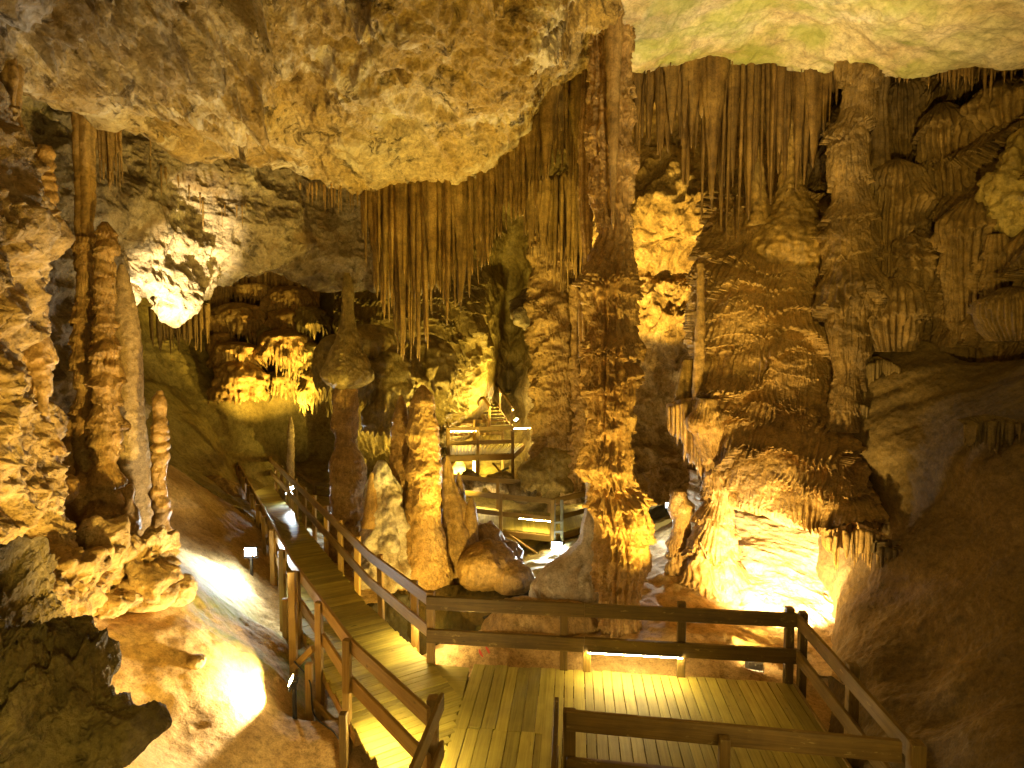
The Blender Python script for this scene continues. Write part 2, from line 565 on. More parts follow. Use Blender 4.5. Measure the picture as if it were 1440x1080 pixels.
# rear left ceiling, coming down to a low lip
rows = [[(-100, 40, 9.5), (0, 60, 10.5), (100, 110, 11.5), (220, 170, 13), (350, 220, 15), (480, 220, 17), (620, 220, 18.5)],
        [(-100, 200, 9), (0, 200, 10.5), (100, 220, 11.5), (220, 250, 13), (350, 305, 15), (480, 320, 17), (620, 320, 18.5)],
        [(-100, 330, 9), (0, 330, 10.5), (110, 340, 11.5), (190, 385, 12.6), (240, 432, 13.4), (305, 400, 15), (380, 375, 16.5), (480, 400, 17.2), (620, 400, 18.5)],
        [(-100, 320, 11), (0, 325, 12), (110, 335, 13), (190, 385, 14.2), (240, 420, 15), (305, 390, 16.5), (380, 365, 18), (480, 385, 19), (620, 385, 20)],
        [(-100, 260, 15), (0, 265, 15), (110, 275, 16), (190, 345, 17), (240, 360, 18), (305, 340, 20), (380, 330, 22), (480, 350, 22), (620, 350, 23)]]
P = sheet(rows, n_(460), n_(340))
N = facing(P)
d = rough_disp(P, 0.36, 2.0, 15, 0.3, 1.4) + 0.06 * fbm(P / 0.3, 4, 0.6, 7)
struct('rear_cave_ceiling', P + N * d[..., None], M['pale'])

# pale wall behind the left columns
rows = [[(-80, 130, 9.3), (40, 140, 10.6), (120, 170, 11.4), (180, 250, 12.5), (200, 260, 15)],
        [(-80, 330, 8.8), (40, 330, 10.2), (120, 340, 11.2), (172, 380, 12.3), (190, 380, 15)],
        [(-80, 520, 8.6), (40, 520, 9.8), (120, 520, 10.8), (170, 520, 12), (188, 520, 15)],
        [(-80, 760, 8.2), (40, 740, 9.2), (120, 740, 10.2), (170, 730, 11.2), (190, 730, 14)]]
P = sheet(rows, n_(240), n_(300))
N = facing(P)
struct('rear_cave_wall', P + N * rough_disp(P, 0.22, 1.3, 25, 0.3, 1.0)[..., None], M['pale'])

# craggy wall close on the left
edge = [(150, 4, 5.8), (185, 22, 5.8), (230, 36, 5.8), (300, 58, 5.8), (335, 74, 5.7), (400, 58, 5.8), (470, 52, 5.8), (540, 62, 5.9), (590, 74, 5.9), (650, 76, 6.1), (720, 96, 6.4), (800, 130, 6.8), (900, 150, 6.6), (1000, 150, 6)]
rows = [[(-500, y, 3.2), (-220, y, 4.2), (-80, y, 4.9), (e - 40, y, D - 0.35), (e - 8, y, D - 0.05), (e, y, D + 0.35), (e - 6, y, D + 1.1), (e - 40, y, D + 2.5)] for y, e, D in [(y_, e_ - 26, D_) for y_, e_, D_ in edge]]
rows = [[(a, 60, b + 2.2) for a, _, b in rows[0]], [(a, 128, b + 0.9) for a, _, b in rows[0]]] + rows
P = sheet(rows, n_(330), n_(480))
N = facing(P)
d = rough_disp(P, 0.2, 0.9, 31, 0.34, 0.75) + 0.03 * fbm(P / 0.12, 4, 0.6, 33, ridge=True)
struct('craggy_cave_wall', P + N * d[..., None], M['crag'])

# ------------------------------------------------------------------ floor
V_ = lambda *a: np.array(a, float)
def tps(xy, z, lam=1e-3):
    n = len(xy)
    r = np.linalg.norm(xy[:, None] - xy[None], axis=2)
    K = np.where(r > 0, r * r * np.log(r + 1e-12), 0) + lam * np.eye(n)
    Pm = np.c_[np.ones(n), xy]
    A = np.block([[K, Pm], [Pm.T, np.zeros((3, 3))]])
    w = np.linalg.solve(A, np.r_[z, np.zeros(3)])
    def f(X, Y):
        q = np.stack([X.ravel(), Y.ravel()], 1)
        out = np.empty(len(q))
        for s in range(0, len(q), 20000):
            c = q[s:s + 20000]
            rr = np.linalg.norm(c[:, None] - xy[None], axis=2)
            out[s:s + 20000] = np.where(rr > 0, rr * rr * np.log(rr + 1e-12), 0) @ w[:n] + w[n] + c @ w[n + 1:]
        return out.reshape(X.shape)
    return f

anch = [W(*a) for a in [
    (435, 1020, 8.4), (480, 1010, 8.1), (410, 965, 8.7), (350, 980, 7.6), (300, 950, 7.4), (200, 900, 7.2), (130, 1000, 6), (300, 1070, 6.4), (400, 1075, 6.9), (500, 1075, 7.3),
    (160, 850, 7.8), (210, 848, 7.9), (240, 800, 8.6), (275, 850, 8.7), (340, 872, 9.6), (372, 880, 10), (330, 840, 10.8), (300, 800, 11.3), (250, 720, 12.3), (340, 775, 12.6), (300, 700, 14.3), (235, 690, 12.4),
    (150, 735, 9.6), (60, 720, 8.4), (0, 740, 7), (-150, 800, 5.2), (60, 900, 5.6),
    (230, 520, 23), (330, 560, 23.5), (300, 620, 20), (265, 660, 17), (400, 650, 25.5), (460, 650, 25.5), (350, 705, 21.5), (400, 730, 18), (450, 780, 15.5), (375, 800, 13),
    (520, 800, 14.2), (590, 835, 13.6), (560, 850, 12.6), (480, 830, 12.8),
    (640, 895, 9.5), (700, 890, 9.5), (770, 900, 9.5), (700, 935, 8.9), (850, 925, 9.2), (920, 920, 9.2), (1050, 935, 9.0), (1100, 905, 9.9), (1020, 855, 11.2), (940, 800, 12.5), (900, 850, 11), 
    (800, 795, 16.5), (740, 805, 16.5), (700, 775, 19.5), (610, 765, 19.5), (680, 685, 24.5), (760, 700, 23), (850, 745, 18.5), (940, 728, 15.5), (930, 715, 22), (800, 690, 25)]]
anch += [np.array(a, float) for a in [(-1.2, 6.5, -1.0), (1.5, 6.5, -1.0), (3.4, 6.2, -0.7), (0, 2, -1), (3.5, 2, -0.5), (-2.5, 3.5, 0.2), (6, 3, -0.3), (5.2, 7.0, -0.5), (6.2, 6.0, -0.5), (5.5, 8.5, -0.3), (0.2, 10.8, -1.1), (-0.6, 11.4, -1.1), (-1.2, 10.6, -1.0), (0.6, 11.6, -1.1), (-1.5, 12.4, -1.0),
                                       (-7, 2, 2.2), (9, 8, 0.2), (9, 14, 1), (-16, 24, 5), (10, 24, 2), (0, 32, 2), (-3.2, 8.6, -0.8), (-4.6, 10.5, -0.5)]]
anch += [G(1150, 965, -0.3), G(1185, 955, -0.25), G(1160, 1012, -0.4), V_(3.2, 7.6, -0.6), V_(3.6, 6.2, -0.8), V_(2.0, 8.0, -0.5), V_(4.2, 6.0, -0.7)]
anch = np.array(anch)
zf = tps(anch[:, :2], anch[:, 2], 0.02)
def ground_z(x, y): return float(zf(np.array([[x]]), np.array([[y]]))[0, 0])
def floor_patch(name, x0, x1, y0, y1, step, mat, amp, sc, seed, pk=0.0, dz=0.0):
    X, Y = np.meshgrid(np.arange(x0, x1, step), np.arange(y0, y1, step))
    Z = zf(X, Y)
    P = np.stack([X, Y, Z + dz], -1)
    P[..., 2] += rough_disp(P, amp, sc, seed, pk, 0.9) + 0.012 * fbm(P / 0.09, 3, 0.6, seed + 3)
    return struct(name, P, mat)
floor_patch('cave_floor', -13, -1.4, 2.0, 15, 0.045, M['soil'], 0.04, 1.2, 41)
floor_patch('cave_floor', -1.45, 9.5, 2.0, 15, 0.05, M['soil'], 0.09, 1.0, 43, 0.08, dz=-0.003)
floor_patch('cave_floor', -16, 11, 14.9, 33, 0.11, M['slope'], 0.16, 1.6, 45, 0.1)

# still pool beyond the platform
X, Y = np.meshgrid(np.linspace(-3.2, 1.6, 40), np.linspace(9.6, 13.2, 30))
o = struct('pool_water', np.stack([X, Y, np.full_like(X, -0.72)], -1), M['water'])

# smooth dark bulge on the right
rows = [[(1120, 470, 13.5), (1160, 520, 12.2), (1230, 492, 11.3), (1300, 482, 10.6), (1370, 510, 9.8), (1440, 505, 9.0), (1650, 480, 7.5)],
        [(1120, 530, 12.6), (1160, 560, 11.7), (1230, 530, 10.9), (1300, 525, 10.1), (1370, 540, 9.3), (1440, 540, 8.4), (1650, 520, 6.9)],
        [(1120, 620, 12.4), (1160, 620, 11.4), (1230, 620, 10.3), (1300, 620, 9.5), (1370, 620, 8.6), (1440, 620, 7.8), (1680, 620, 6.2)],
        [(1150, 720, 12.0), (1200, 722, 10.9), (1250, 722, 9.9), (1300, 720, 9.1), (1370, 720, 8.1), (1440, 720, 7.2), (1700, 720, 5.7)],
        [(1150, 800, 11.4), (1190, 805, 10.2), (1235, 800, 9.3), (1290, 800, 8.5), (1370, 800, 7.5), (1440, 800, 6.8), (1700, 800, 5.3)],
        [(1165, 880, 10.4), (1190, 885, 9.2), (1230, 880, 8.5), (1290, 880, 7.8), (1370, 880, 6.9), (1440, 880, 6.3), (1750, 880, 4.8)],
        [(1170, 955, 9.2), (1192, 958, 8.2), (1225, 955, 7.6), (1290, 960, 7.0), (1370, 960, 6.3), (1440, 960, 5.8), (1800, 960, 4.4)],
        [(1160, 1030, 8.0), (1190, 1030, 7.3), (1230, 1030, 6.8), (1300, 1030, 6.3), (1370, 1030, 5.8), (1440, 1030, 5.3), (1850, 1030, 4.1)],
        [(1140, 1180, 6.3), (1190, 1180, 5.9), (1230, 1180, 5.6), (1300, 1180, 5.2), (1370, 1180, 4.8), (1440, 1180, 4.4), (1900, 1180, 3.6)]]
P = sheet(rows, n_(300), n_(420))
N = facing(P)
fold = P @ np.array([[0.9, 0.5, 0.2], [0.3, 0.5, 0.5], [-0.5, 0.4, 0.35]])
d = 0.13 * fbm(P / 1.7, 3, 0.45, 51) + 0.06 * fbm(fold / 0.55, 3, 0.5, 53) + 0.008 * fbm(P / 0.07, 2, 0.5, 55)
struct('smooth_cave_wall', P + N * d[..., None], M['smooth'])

# stepped flowstone wall in the middle right, overhanging a bright alcove
rows = [[(1000, 270, 14.6), (1030, 275, 13.4), (1060, 280, 12.9), (1100, 275, 12.6), (1150, 280, 12.5), (1200, 285, 12.4), (1260, 290, 12.2)],
        [(985, 340, 14.2), (1004, 340, 13.2), (1040, 335, 12.6), (1090, 335, 12.2), (1150, 335, 12.0), (1200, 335, 12.0), (1260, 340, 12.0)],
        [(980, 420, 14.0), (993, 420, 13.0), (1030, 420, 12.3), (1080, 420, 11.9), (1140, 420, 11.7), (1200, 420, 11.8), (1260, 420, 11.8)],
        [(978, 500, 13.6), (990, 500, 12.8), (1030, 500, 12.1), (1080, 500, 11.7), (1140, 500, 11.6), (1200, 500, 11.7), (1260, 500, 11.7)],
        [(975, 570, 13.4), (988, 575, 12.5), (1030, 580, 11.8), (1090, 580, 11.4), (1150, 580, 11.2), (1200, 580, 11.4), (1260, 590, 11.4)],
        [(995, 660, 13.0), (1010, 660, 12.2), (1040, 655, 11.5), (1090, 650, 11.0), (1150, 650, 10.6), (1200, 665, 10.4), (1260, 680, 10.6)],
        [(1010, 705, 13.0), (1022, 708, 12.0), (1050, 712, 11.4), (1100, 722, 10.8), (1150, 728, 10.4), (1200, 735, 10.0), (1245, 735, 10.0)],
        [(1010, 700, 13.8), (1022, 705, 12.8), (1050, 712, 12.4), (1100, 722, 11.8), (1150, 730, 11.4), (1200, 740, 11.0), (1245, 740, 11.0)]]
P = sheet(rows, n_(480), n_(640))
N = facing(P)
s = across(P)
fade = np.clip((P[..., 2] - 3.0) / 1.0, 0.5, 1)
d = 0.12 * fbm(P / 1.1, 3, 0.5, 61) + tiers(P, s, 0.62, 0.36, 0.095, 0.24, 63, wob=1.0, cover=0.2, decay=1.9) + 0.55 * tiers(P, s, 0.33, 0.17, 0.08, 0.1, 67, wob=0.8, cover=-0.05) + 0.015 * fbm(P / 0.08, 3, 0.6, 69)
struct('stepped_cave_wall', P + flat_n(N) * d[..., None], M['flow'])

rows = [[(970, 660, 14.6), (1040, 680, 13.4), (1110, 690, 12.6), (1190, 700, 11.6), (1260, 700, 10.9)],
        [(970, 740, 14.4), (1040, 740, 12.9), (1110, 750, 12.1), (1190, 770, 11.2), (1240, 760, 10.4)],
        [(980, 800, 13.4), (1040, 800, 12.1), (1110, 810, 11.6), (1180, 830, 10.7), (1230, 830, 9.7)],
        [(990, 830, 12.6), (1040, 830, 11.6), (1110, 845, 11.2), (1170, 860, 10.4), (1220, 870, 9.2)],
        [(980, 880, 11.2), (1040, 885, 10.6), (1110, 890, 10.3), (1170, 905, 9.6), (1210, 930, 8.6)],
        [(980, 960, 9.6), (1040, 955, 9.0), (1110, 950, 9.0), (1170, 960, 8.4), (1200, 970, 8.0)]]
P = sheet(rows, n_(240), n_(240))
N = facing(P)
struct('alcove_cave_wall', P + N * (rough_disp(P, 0.1, 1.0, 71, 0.08, 0.8, (0.6, 0.6, 2.2)))[..., None], M['tan'])

# draped wall, upper right
rows = [[(1130, 60, 14.0), (1200, 70, 13.4), (1290, 80, 12.6), (1380, 80, 11.8), (1500, 70, 10.6), (1700, 60, 9)],
        [(1130, 180, 13.6), (1200, 180, 12.6), (1290, 180, 11.8), (1380, 180, 11.0), (1500, 180, 9.7), (1700, 180, 8.2)],
        [(1130, 300, 13.0), (1200, 300, 12.1), (1290, 300, 11.3), (1380, 300, 10.4), (1500, 300, 9.2), (1700, 300, 7.6)],
        [(1130, 420, 12.6), (1200, 420, 11.8), (1290, 420, 11.0), (1380, 420, 10.0), (1500, 420, 8.7), (1700, 420, 7.1)],
        [(1130, 560, 12.9), (1200, 560, 12.0), (1290, 560, 11.2), (1380, 560, 10.2), (1500, 560, 8.6), (1700, 560, 7.0)]]
P = sheet(rows, n_(480), n_(560))
N = facing(P)
s = across(P)
fl = fbm(np.stack([s * 4.5, s * 0 + 2.2, P[..., 2] * 0.3], -1), 3, 0.55, 85)
d = 0.3 * fbm(P / 1.3, 3, 0.5, 81) + tiers(P, s, 1.25, 0.6, 0.15, 0.45, 83, wob=0.6, cover=0.35, decay=1.5) + tiers(P, s, 0.6, 0.2, 0.1, 0.15, 87, wob=0.5, cover=0.0) + 0.16 * fl * np.clip(0.6 + fbm(P / 1.1, 2, seed=86), 0, 1) + 0.015 * fbm(P / 0.08, 3, 0.6, 89)
struct('draped_cave_wall', P + flat_n(N) * d[..., None], M['flow_dark'])

# craggy wall far back, right of the big column
rows = [[(830, 60, 19), (900, 60, 18.5), (1000, 60, 17.5), (1100, 60, 16.5), (1220, 60, 15.5)],
        [(830, 200, 20.5), (900, 210, 20), (1000, 210, 19), (1100, 210, 18), (1220, 200, 16)],
        [(830, 240, 19.5), (900, 240, 19), (1000, 235, 18), (1100, 235, 17), (1220, 230, 16)],
        [(830, 340, 18.8), (900, 340, 18.0), (960, 335, 17.2), (1030, 330, 16.2), (1220, 320, 15.5)],
        [(830, 400, 19.4), (900, 390, 18.8), (960, 385, 18.4), (1030, 380, 17.2), (1220, 380, 16)],
        [(830, 470, 18.6), (900, 470, 18), (960, 465, 17), (1030, 460, 16.2), (1220, 460, 15.5)],
        [(830, 560, 19.2), (900, 560, 18.6), (960, 560, 18), (1030, 560, 17), (1220, 560, 15)],
        [(830, 640, 19), (900, 640, 18), (960, 640, 16.8), (1030, 640, 15.6), (1220, 640, 14)],
        [(830, 720, 17.5), (900, 720, 16), (960, 720, 15), (1030, 720, 14), (1220, 720, 13)]]
P = sheet(rows, n_(280), n_(360))
N = facing(P)
struct('rear_cave_wall', P + N * rough_disp(P, 0.4, 1.6, 91, 0.35, 1.3)[..., None], M['crag'])

# flowstone wall far back in the middle
rows = [[(470, 210, 23), (560, 210, 24), (640, 210, 25), (700, 210, 27), (760, 210, 26), (860, 210, 23)],
        [(470, 350, 23), (560, 350, 23.5), (640, 350, 24), (685, 350, 26), (720, 350, 28), (780, 350, 25), (860, 350, 22)],
        [(470, 400, 22.5), (560, 400, 23), (640, 400, 23.5), (682, 400, 25.5), (715, 390, 30), (755, 400, 27), (790, 400, 23.5), (860, 400, 21)],
        [(470, 470, 22), (560, 470, 22.5), (640, 470, 23), (680, 470, 25), (715, 480, 30), (755, 470, 27), (790, 470, 23), (860, 470, 20.5)],
        [(470, 560, 22.5), (560, 560, 23.5), (640, 560, 24), (680, 560, 26.5), (715, 560, 30), (755, 560, 26), (790, 560, 22.5), (860, 560, 20)],
        [(470, 640, 23.5), (560, 640, 25), (640, 650, 27.2), (680, 650, 28), (715, 650, 28), (755, 640, 25), (790, 640, 22), (860, 640, 19.5)],
        [(470, 720, 24), (560, 720, 24.5), (640, 720, 25), (680, 720, 25), (715, 720, 25), (755, 720, 23), (790, 710, 21), (860, 700, 18.5)]]
P = sheet(rows, n_(520), n_(520))
N = facing(P)
s = across(P)
rec = np.clip((26.5 - P[..., 1]) / 2.5, 0.15, 1)
d = 0.25 * fbm(P / 1.6, 3, 0.5, 101) + rec * (tiers(P, s, 0.9, 0.4, 0.16, 0.3, 103, wob=0.6, cover=0.3) + tiers(P, s, 0.45, 0.18, 0.12, 0.15, 105, wob=0.4, cover=0.1)) + 0.03 * fbm(P / 0.3, 3, 0.5, 107)
struct('flowstone_cave_wall', P + flat_n(N) * d[..., None], M['flow_olive'])

# far left back: clay slope under the domes
rows = [[(150, 360, 21), (250, 360, 24), (350, 360, 25.5), (430, 360, 25.5), (540, 360, 23.5)],
        [(150, 440, 19), (250, 450, 23), (350, 450, 25), (430, 450, 25.3), (540, 450, 23.3)],
        [(160, 500, 18.5), (250, 500, 22), (350, 520, 24), (430, 520, 25), (540, 520, 23)],
        [(170, 560, 18), (250, 560, 21), (350, 570, 23.3), (430, 580, 25), (540, 580, 23.5)],
        [(170, 640, 16.5), (250, 650, 19), (350, 650, 22.5), (430, 660, 25.5), (540, 650, 24)],
        [(170, 720, 13.5), (250, 720, 16), (350, 720, 20), (430, 720, 22), (540, 720, 22)]]
P = sheet(rows, n_(300), n_(300))
N = facing(P)
d = 0.22 * fbm(P / 2.2, 3, 0.5, 111) + 0.05 * fbm(P / 0.5, 4, 0.55, 113, ridge=True) * np.clip((-P[..., 0] - 10) / 3 , 0.1, 1)
struct('clay_cave_wall', P + N * d[..., None], M['slope'])

# the dark rest of the cave round it all
th = np.linspace(math.radians(-25), math.radians(205), 120)
ph = np.linspace(math.radians(-12), math.radians(72), 60)
T, H = np.meshgrid(th, ph)
P = np.stack([30 * np.cos(T) * np.cos(H), 6 + 30 * np.sin(T) * np.cos(H), 1.0 + 26 * np.sin(H)], -1)
P = P + facing(P) * (1.2 * fbm(P / 4, 4, 0.5, 121))[..., None]
struct('outer_cave_wall', P, M['flow_dark'])

# ------------------------------------------------------------------ timber walkways
def lerp(a, b, t): return np.asarray(a, float) * (1 - t) + np.asarray(b, float) * t
def V3(*a): return np.array(a, float)
ZUP = V3(0, 0, 1)

def rail_line(t, p, q, z, w, h, mat, name, over=0.0):
    p, q = np.array(p, float), np.array(q, float)
    d = (q - p) / np.linalg.norm(q - p)
    return beam(name, p + ZUP * z - d * over, q + ZUP * z + d * over, w, h, mat, t)

def railing(t, pts, posts, mat, hgt=1.05, rail_h=0.19, mid_h=0.19, w=0.05, post=0.11, side=None, down=None, mats=None):
    """pts: deck-level polyline; posts: list of (xyz, foot_depth)"""
    for a, b in zip(pts[:-1], pts[1:]):
        rail_line(t, a, b, hgt - rail_h / 2, w, rail_h, mat, 'handrail', 0.03)
        rail_line(t, a, b, hgt * 0.43, w, mid_h, mat, 'mid_rail', 0.025)
    for p, foot in posts:
        j = rng.uniform(-0.012, 0.012, 2)
        beam('post', V3(p[0] + j[0], p[1] + j[1], p[2] - foot), V3(p[0] - j[0], p[1] + j[1], p[2] + hgt + rng.uniform(-0.02, 0.03)), post * rng.uniform(0.9, 1.08), post * 0.8, mat, t, up=(0.2, 1, 0))

# --- viewing platform in front of the lens
Cl, Cr, Nr, Nl = G(604, 838, 1.05), G(1118, 862, 1.05), G(1265, 1038, 1.05), G(795, 985, 1.05)
for c in (Cl, Cr, Nr, Nl): c[2] = 0
e2 = (Cr - Cl) / np.linalg.norm(Cr - Cl)
e1 = np.array([-e2[1], e2[0], 0])
def loc2(px, py, z=0):
    p = G(px, py, z); p[2] = 0
    v = p - Cl
    return float(v @ e2), float(-(v @ e1))      # a to the right, b towards the lens
def PL(a, b, z=0.0): return Cl + e2 * a - e1 * b + ZUP * z
LEN = float(np.linalg.norm(Cr - Cl))
bN = float(-(Nr - Cl) @ e1)
aW0 = loc2(615, 985, 1.05)[0]; aW1 = loc2(783, 980, 1.05)[0]
plat = thing('viewing_platform', 'timber viewing platform with weathered dark railings in the right foreground', 'platform', (*PL(LEN / 2, bN / 2)[:2], 0))
aJ, bJ = loc2(765, 1000)[0], loc2(700, 1026)[1]
def planks_run(t, a0, a1, b0f, b1f, pw, zt=0.0, mat='deck', seed=0):
    r = np.random.default_rng(seed)
    a = a0
    while a < a1 - 0.02:
        w = pw * r.uniform(0.85, 1.15)
        c = a + w / 2
        j0, j1 = r.uniform(-0.025, 0.025, 2)
        dz = r.uniform(-0.004, 0.004)
        beam('plank', PL(c, b0f(c) + j0, zt - 0.02 + dz), PL(c + r.uniform(-.003, .003), b1f(c) + j1, zt - 0.02 + dz), w - 0.009, 0.04, M[mat], t, ch=0.004)
        a += w
planks_run(plat, aJ, LEN - 0.03, lambda a: -0.05, lambda a: bN + 0.12, 0.138, seed=3)
aB = loc2(664, 940)[0]
planks_run(plat, aB, aJ, lambda a: -0.06, lambda a: bJ, 0.165, seed=4)
aC = loc2(628, 1050)[0]
planks_run(plat, aC, aW1 + 0.05, lambda a: bJ + 0.01, lambda a: bJ + 4.2, 0.165, zt=-0.004, seed=5)
# rear edge filler wedge between boardwalk and platform
for k, (pa, pb, pc) in enumerate([((607, 934), (660, 939), (650, 981))]):
    q = [G(*pa, -0.006), G(*pb, -0.006), G(*pc, -0.006), G(642, 1004, -0.006), G(607, 936, -0.006)]
    Vt = np.array(q[:4] + [p - ZUP * 0.05 for p in q[:4]])
    raw('plank', Vt, [0, 1, 2, 3, 7, 6, 5, 4, 0, 4, 5, 1, 1, 5, 6, 2, 2, 6, 7, 3, 3, 7, 4, 0], [4] * 6, M['deck'], plat, smooth=False)
# bearers
for b in (0.25, bN * 0.55, bN - 0.1):
    beam('joist', PL(0.2, b, -0.14), PL(LEN - 0.1, b, -0.14), 0.09, 0.18, M['rail_dark'], plat)
beam('joist', PL(aW0, bN, -0.14), PL(aW0 - 0.05, bN + 4, -0.14), 0.09, 0.18, M['rail_dark'], plat)
beam('joist', PL(aW1, bN, -0.14), PL(aW1, bN + 4, -0.14), 0.09, 0.18, M['rail_dark'], plat)
beam('edge_board', PL(LEN + 0.02, -0.03, -0.07), PL(LEN + 0.02, bN, -0.07), 0.04, 0.16, M['rail_dark'], plat)
# far rail: two boards meet at the second post
D = 'rail_dark'
a1 = loc2(793, 850, 1.05)[0]; a2 = loc2(960, 855, 1.05)[0]
for (u, v) in ((-0.04, a1 + 0.3), (a1 + 0.303, LEN + 0.04)):
    beam('handrail', PL(u, 0.02, 0.955), PL(v, 0.02, 0.955), 0.055, 0.2, M[D], plat)
    beam('mid_rail', PL(u, 0.02, 0.44), PL(v, 0.02, 0.43), 0.055, 0.21, M[D], plat)
for a, ft, hh in ((0.0, 1.0, 1.09), (a1, 0.05, 0.98), (a1 + 0.34, 0.25, 0.46), (a2, 0.9, 1.1), (LEN - 0.05, 0.9, 1.1)):
    beam('post', PL(a, -0.065, -ft), PL(a, -0.065, hh), 0.115, 0.1, M['rail'] if a < 0.1 else M[D], plat, up=e1)
beam('post', PL(LEN + 0.11, 0.0, -0.9), PL(LEN + 0.11, 0.0, 1.07), 0.1, 0.11, M[D], plat, up=e1)
# right rail
for z, h in ((0.96, 0.19), (0.45, 0.19)):
    beam('handrail' if z > 0.9 else 'mid_rail', PL(LEN + 0.03, 0.06, z), PL(LEN + 0.06, bN + (0.0 if z > 0.9 else 0.55), z), 0.05, h, M[D], plat)
aR = LEN + 0.12
bM = loc2(1183, 945, 1.0)[1]
beam('post', PL(aR, bM, -0.9), PL(aR, bM, 1.1), 0.12, 0.1, M[D], plat, up=e1)
beam('post', PL(aR - 0.03, bN + 0.06, -0.9), PL(aR - 0.03, bN + 0.06, 1.06), 0.13, 0.11, M[D], plat, up=e1)
# near rail
aN = loc2(797, 990, 1.05)[0]
beam('handrail', PL(aN, bN - 0.09, 0.945), PL(LEN - 0.03, bN + 0.03, 0.945), 0.055, 0.21, M[D], plat)
beam('mid_rail', PL(aN, bN - 0.09, 0.44), PL(LEN - 0.03, bN + 0.03, 0.44), 0.055, 0.21, M[D], plat)
aP = loc2(1012, 1030, 0.9)[0]
beam('post', PL(aP, bN + 0.05, -0.2), PL(aP, bN + 0.05, 0.97), 0.1, 0.09, M[D], plat, up=e1)
beam('post', PL(aN + 0.03, bN - 0.17, -0.2), PL(aN + 0.03, bN - 0.17, 1.0), 0.13, 0.1, M[D], plat, up=e1)
# rails that run towards the lens on both sides of the approach
for a, b0, off in ((aW1, bN - 0.3, 0.0), (aW0 + 0.02, bN - 0.25, -0.06)):
    for z, st in ((0.96, 0.0), (0.44, 0.02)):
        beam('handrail' if z > 0.9 else 'mid_rail', PL(a, b0 + st, z), PL(a + off, b0 + 3.6, z), 0.045, 0.19, M[D], plat)
    for bb in (1.4, 2.9):
        beam('post', PL(a + (0.08 if a > 0.9 else -0.08), b0 + bb, -0.4), PL(a + (0.08 if a > 0.9 else -0.08), b0 + bb, 1.0), 0.1, 0.1, M[D], plat, up=e1)
beam('post', PL(aW0 - 0.06, bN - 0.14, -0.9), PL(aW0 - 0.06, bN - 0.14, 1.06), 0.11, 0.12, M['rail'], plat, up=e1)

# --- left boardwalk
zd = lambda D: -0.034 * max(0, D - 8.6)
def rail_pt(px, py, hgt=1.05):
    p = G(px, py, hgt)
    for _ in range(6):
        p = G(px, py, hgt + zd(p[1]))
    p[2] = zd(p[1])
    return p
Rr = [rail_pt(*q) for q in ((602, 838), (515, 775), (365, 631))]
Ll = [rail_pt(*q) for q in ((607, 992), (500, 897), (413, 783), (325, 629))]
bw = thing('boardwalk', 'long timber boardwalk with orange lit railings running to the back left', 'boardwalk', (*lerp(Rr[0], Ll[1], 0.5)[:2], 0))
ax = (Rr[2] - Rr[0]); ax[2] = 0; ax /= np.linalg.norm(ax)
Ledge = [G(560, 1110, 0), G(503, 1028, 0)] + [p for p in Ll[2:]]
Redge = [G(600, 1110, 0), G(617, 1073, 0), G(638, 1023, 0), G(649, 983, 0), G(606, 934, 0)] + Rr[1:]
def at_station(poly, s):
    c = [float(p @ ax) for p in poly]
    for i in range(len(c) - 1):
        lo, hi = c[i], c[i + 1]
        if lo <= s <= hi:
            return lerp(poly[i], poly[i + 1], (s - lo) / (hi - lo))
    return None
s = float(Ledge[0] @ ax) - 0.4
send = float(min(Rr[2] @ ax, Ll[3] @ ax))
r = np.random.default_rng(8)
while s < send:
    w = 0.118 * r.uniform(0.85, 1.2)
    c = s + w / 2
    p, q = at_station(Ledge, c), at_station(Redge, c)
    if p is None and c < float(Ledge[1] @ ax): p = lerp(Ledge[0], Ledge[1], (c - float(Ledge[0] @ ax)) / float((Ledge[1] - Ledge[0]) @ ax))
    if q is None and c < float(Redge[0] @ ax): q = Redge[0] + (p - Redge[0]) * 0.05 if p is not None else None
    if p is not None and q is not None:
        d = (q - p) / np.linalg.norm(q - p)
        if np.linalg.norm(q - p) > 0.15:
            dz = r.uniform(-0.004, 0.004)
            beam('plank', p - d * r.uniform(0.0, 0.05) - ZUP * (0.022 - dz), q + d * r.uniform(0.0, 0.04) - ZUP * (0.022 - dz), w - 0.008, 0.04, M['deck'], bw, ch=0.004)
    s += w
for e in (Ledge[1:], Redge[4:]):
    for a, b in zip(e[:-1], e[1:]):
        beam('joist', a - ZUP * 0.12, b - ZUP * 0.12, 0.07, 0.15, M['rail'], bw)
def along(poly, d):
    for a, b in zip(poly[:-1], poly[1:]):
        L = np.linalg.norm(b - a)
        if d <= L: return lerp(a, b, d / L)
        d -= L
    return np.array(poly[-1])
outL = V3(-ax[1], ax[0], 0); outL = outL if outL[0] < 0 else -outL
Lp = [p + outL * 0.05 for p in Ll]; Rp = [p - outL * 0.05 for p in Rr]
tot = lambda poly: sum(np.linalg.norm(b - a) for a, b in zip(poly[:-1], poly[1:]))
posts = []
dd = [float(np.linalg.norm(Lp[1] - Lp[0]))] ; d = dd[0]
while d < tot(Lp) - 0.8:
    d += 1.45; dd.append(min(d, tot(Lp)))
for i, d in enumerate(dd):
    p = along(Lp, d)
    foot = p[2] - ground_z(p[0], p[1]) + 0.15 if i % 2 or i == 0 else 0.3
    posts.append((p + outL * 0.07, min(max(0.25, foot), 2.5)))
railing(bw, Lp, posts, M['rail'])
posts = []
for i, d in enumerate(np.arange(0.75, tot(Rp), 1.5)):
    p = along(Rp, d)
    posts.append((p + outL * (0.0) - outL * 0.07, 0.3))
railing(bw, Rp, posts, M['rail'])
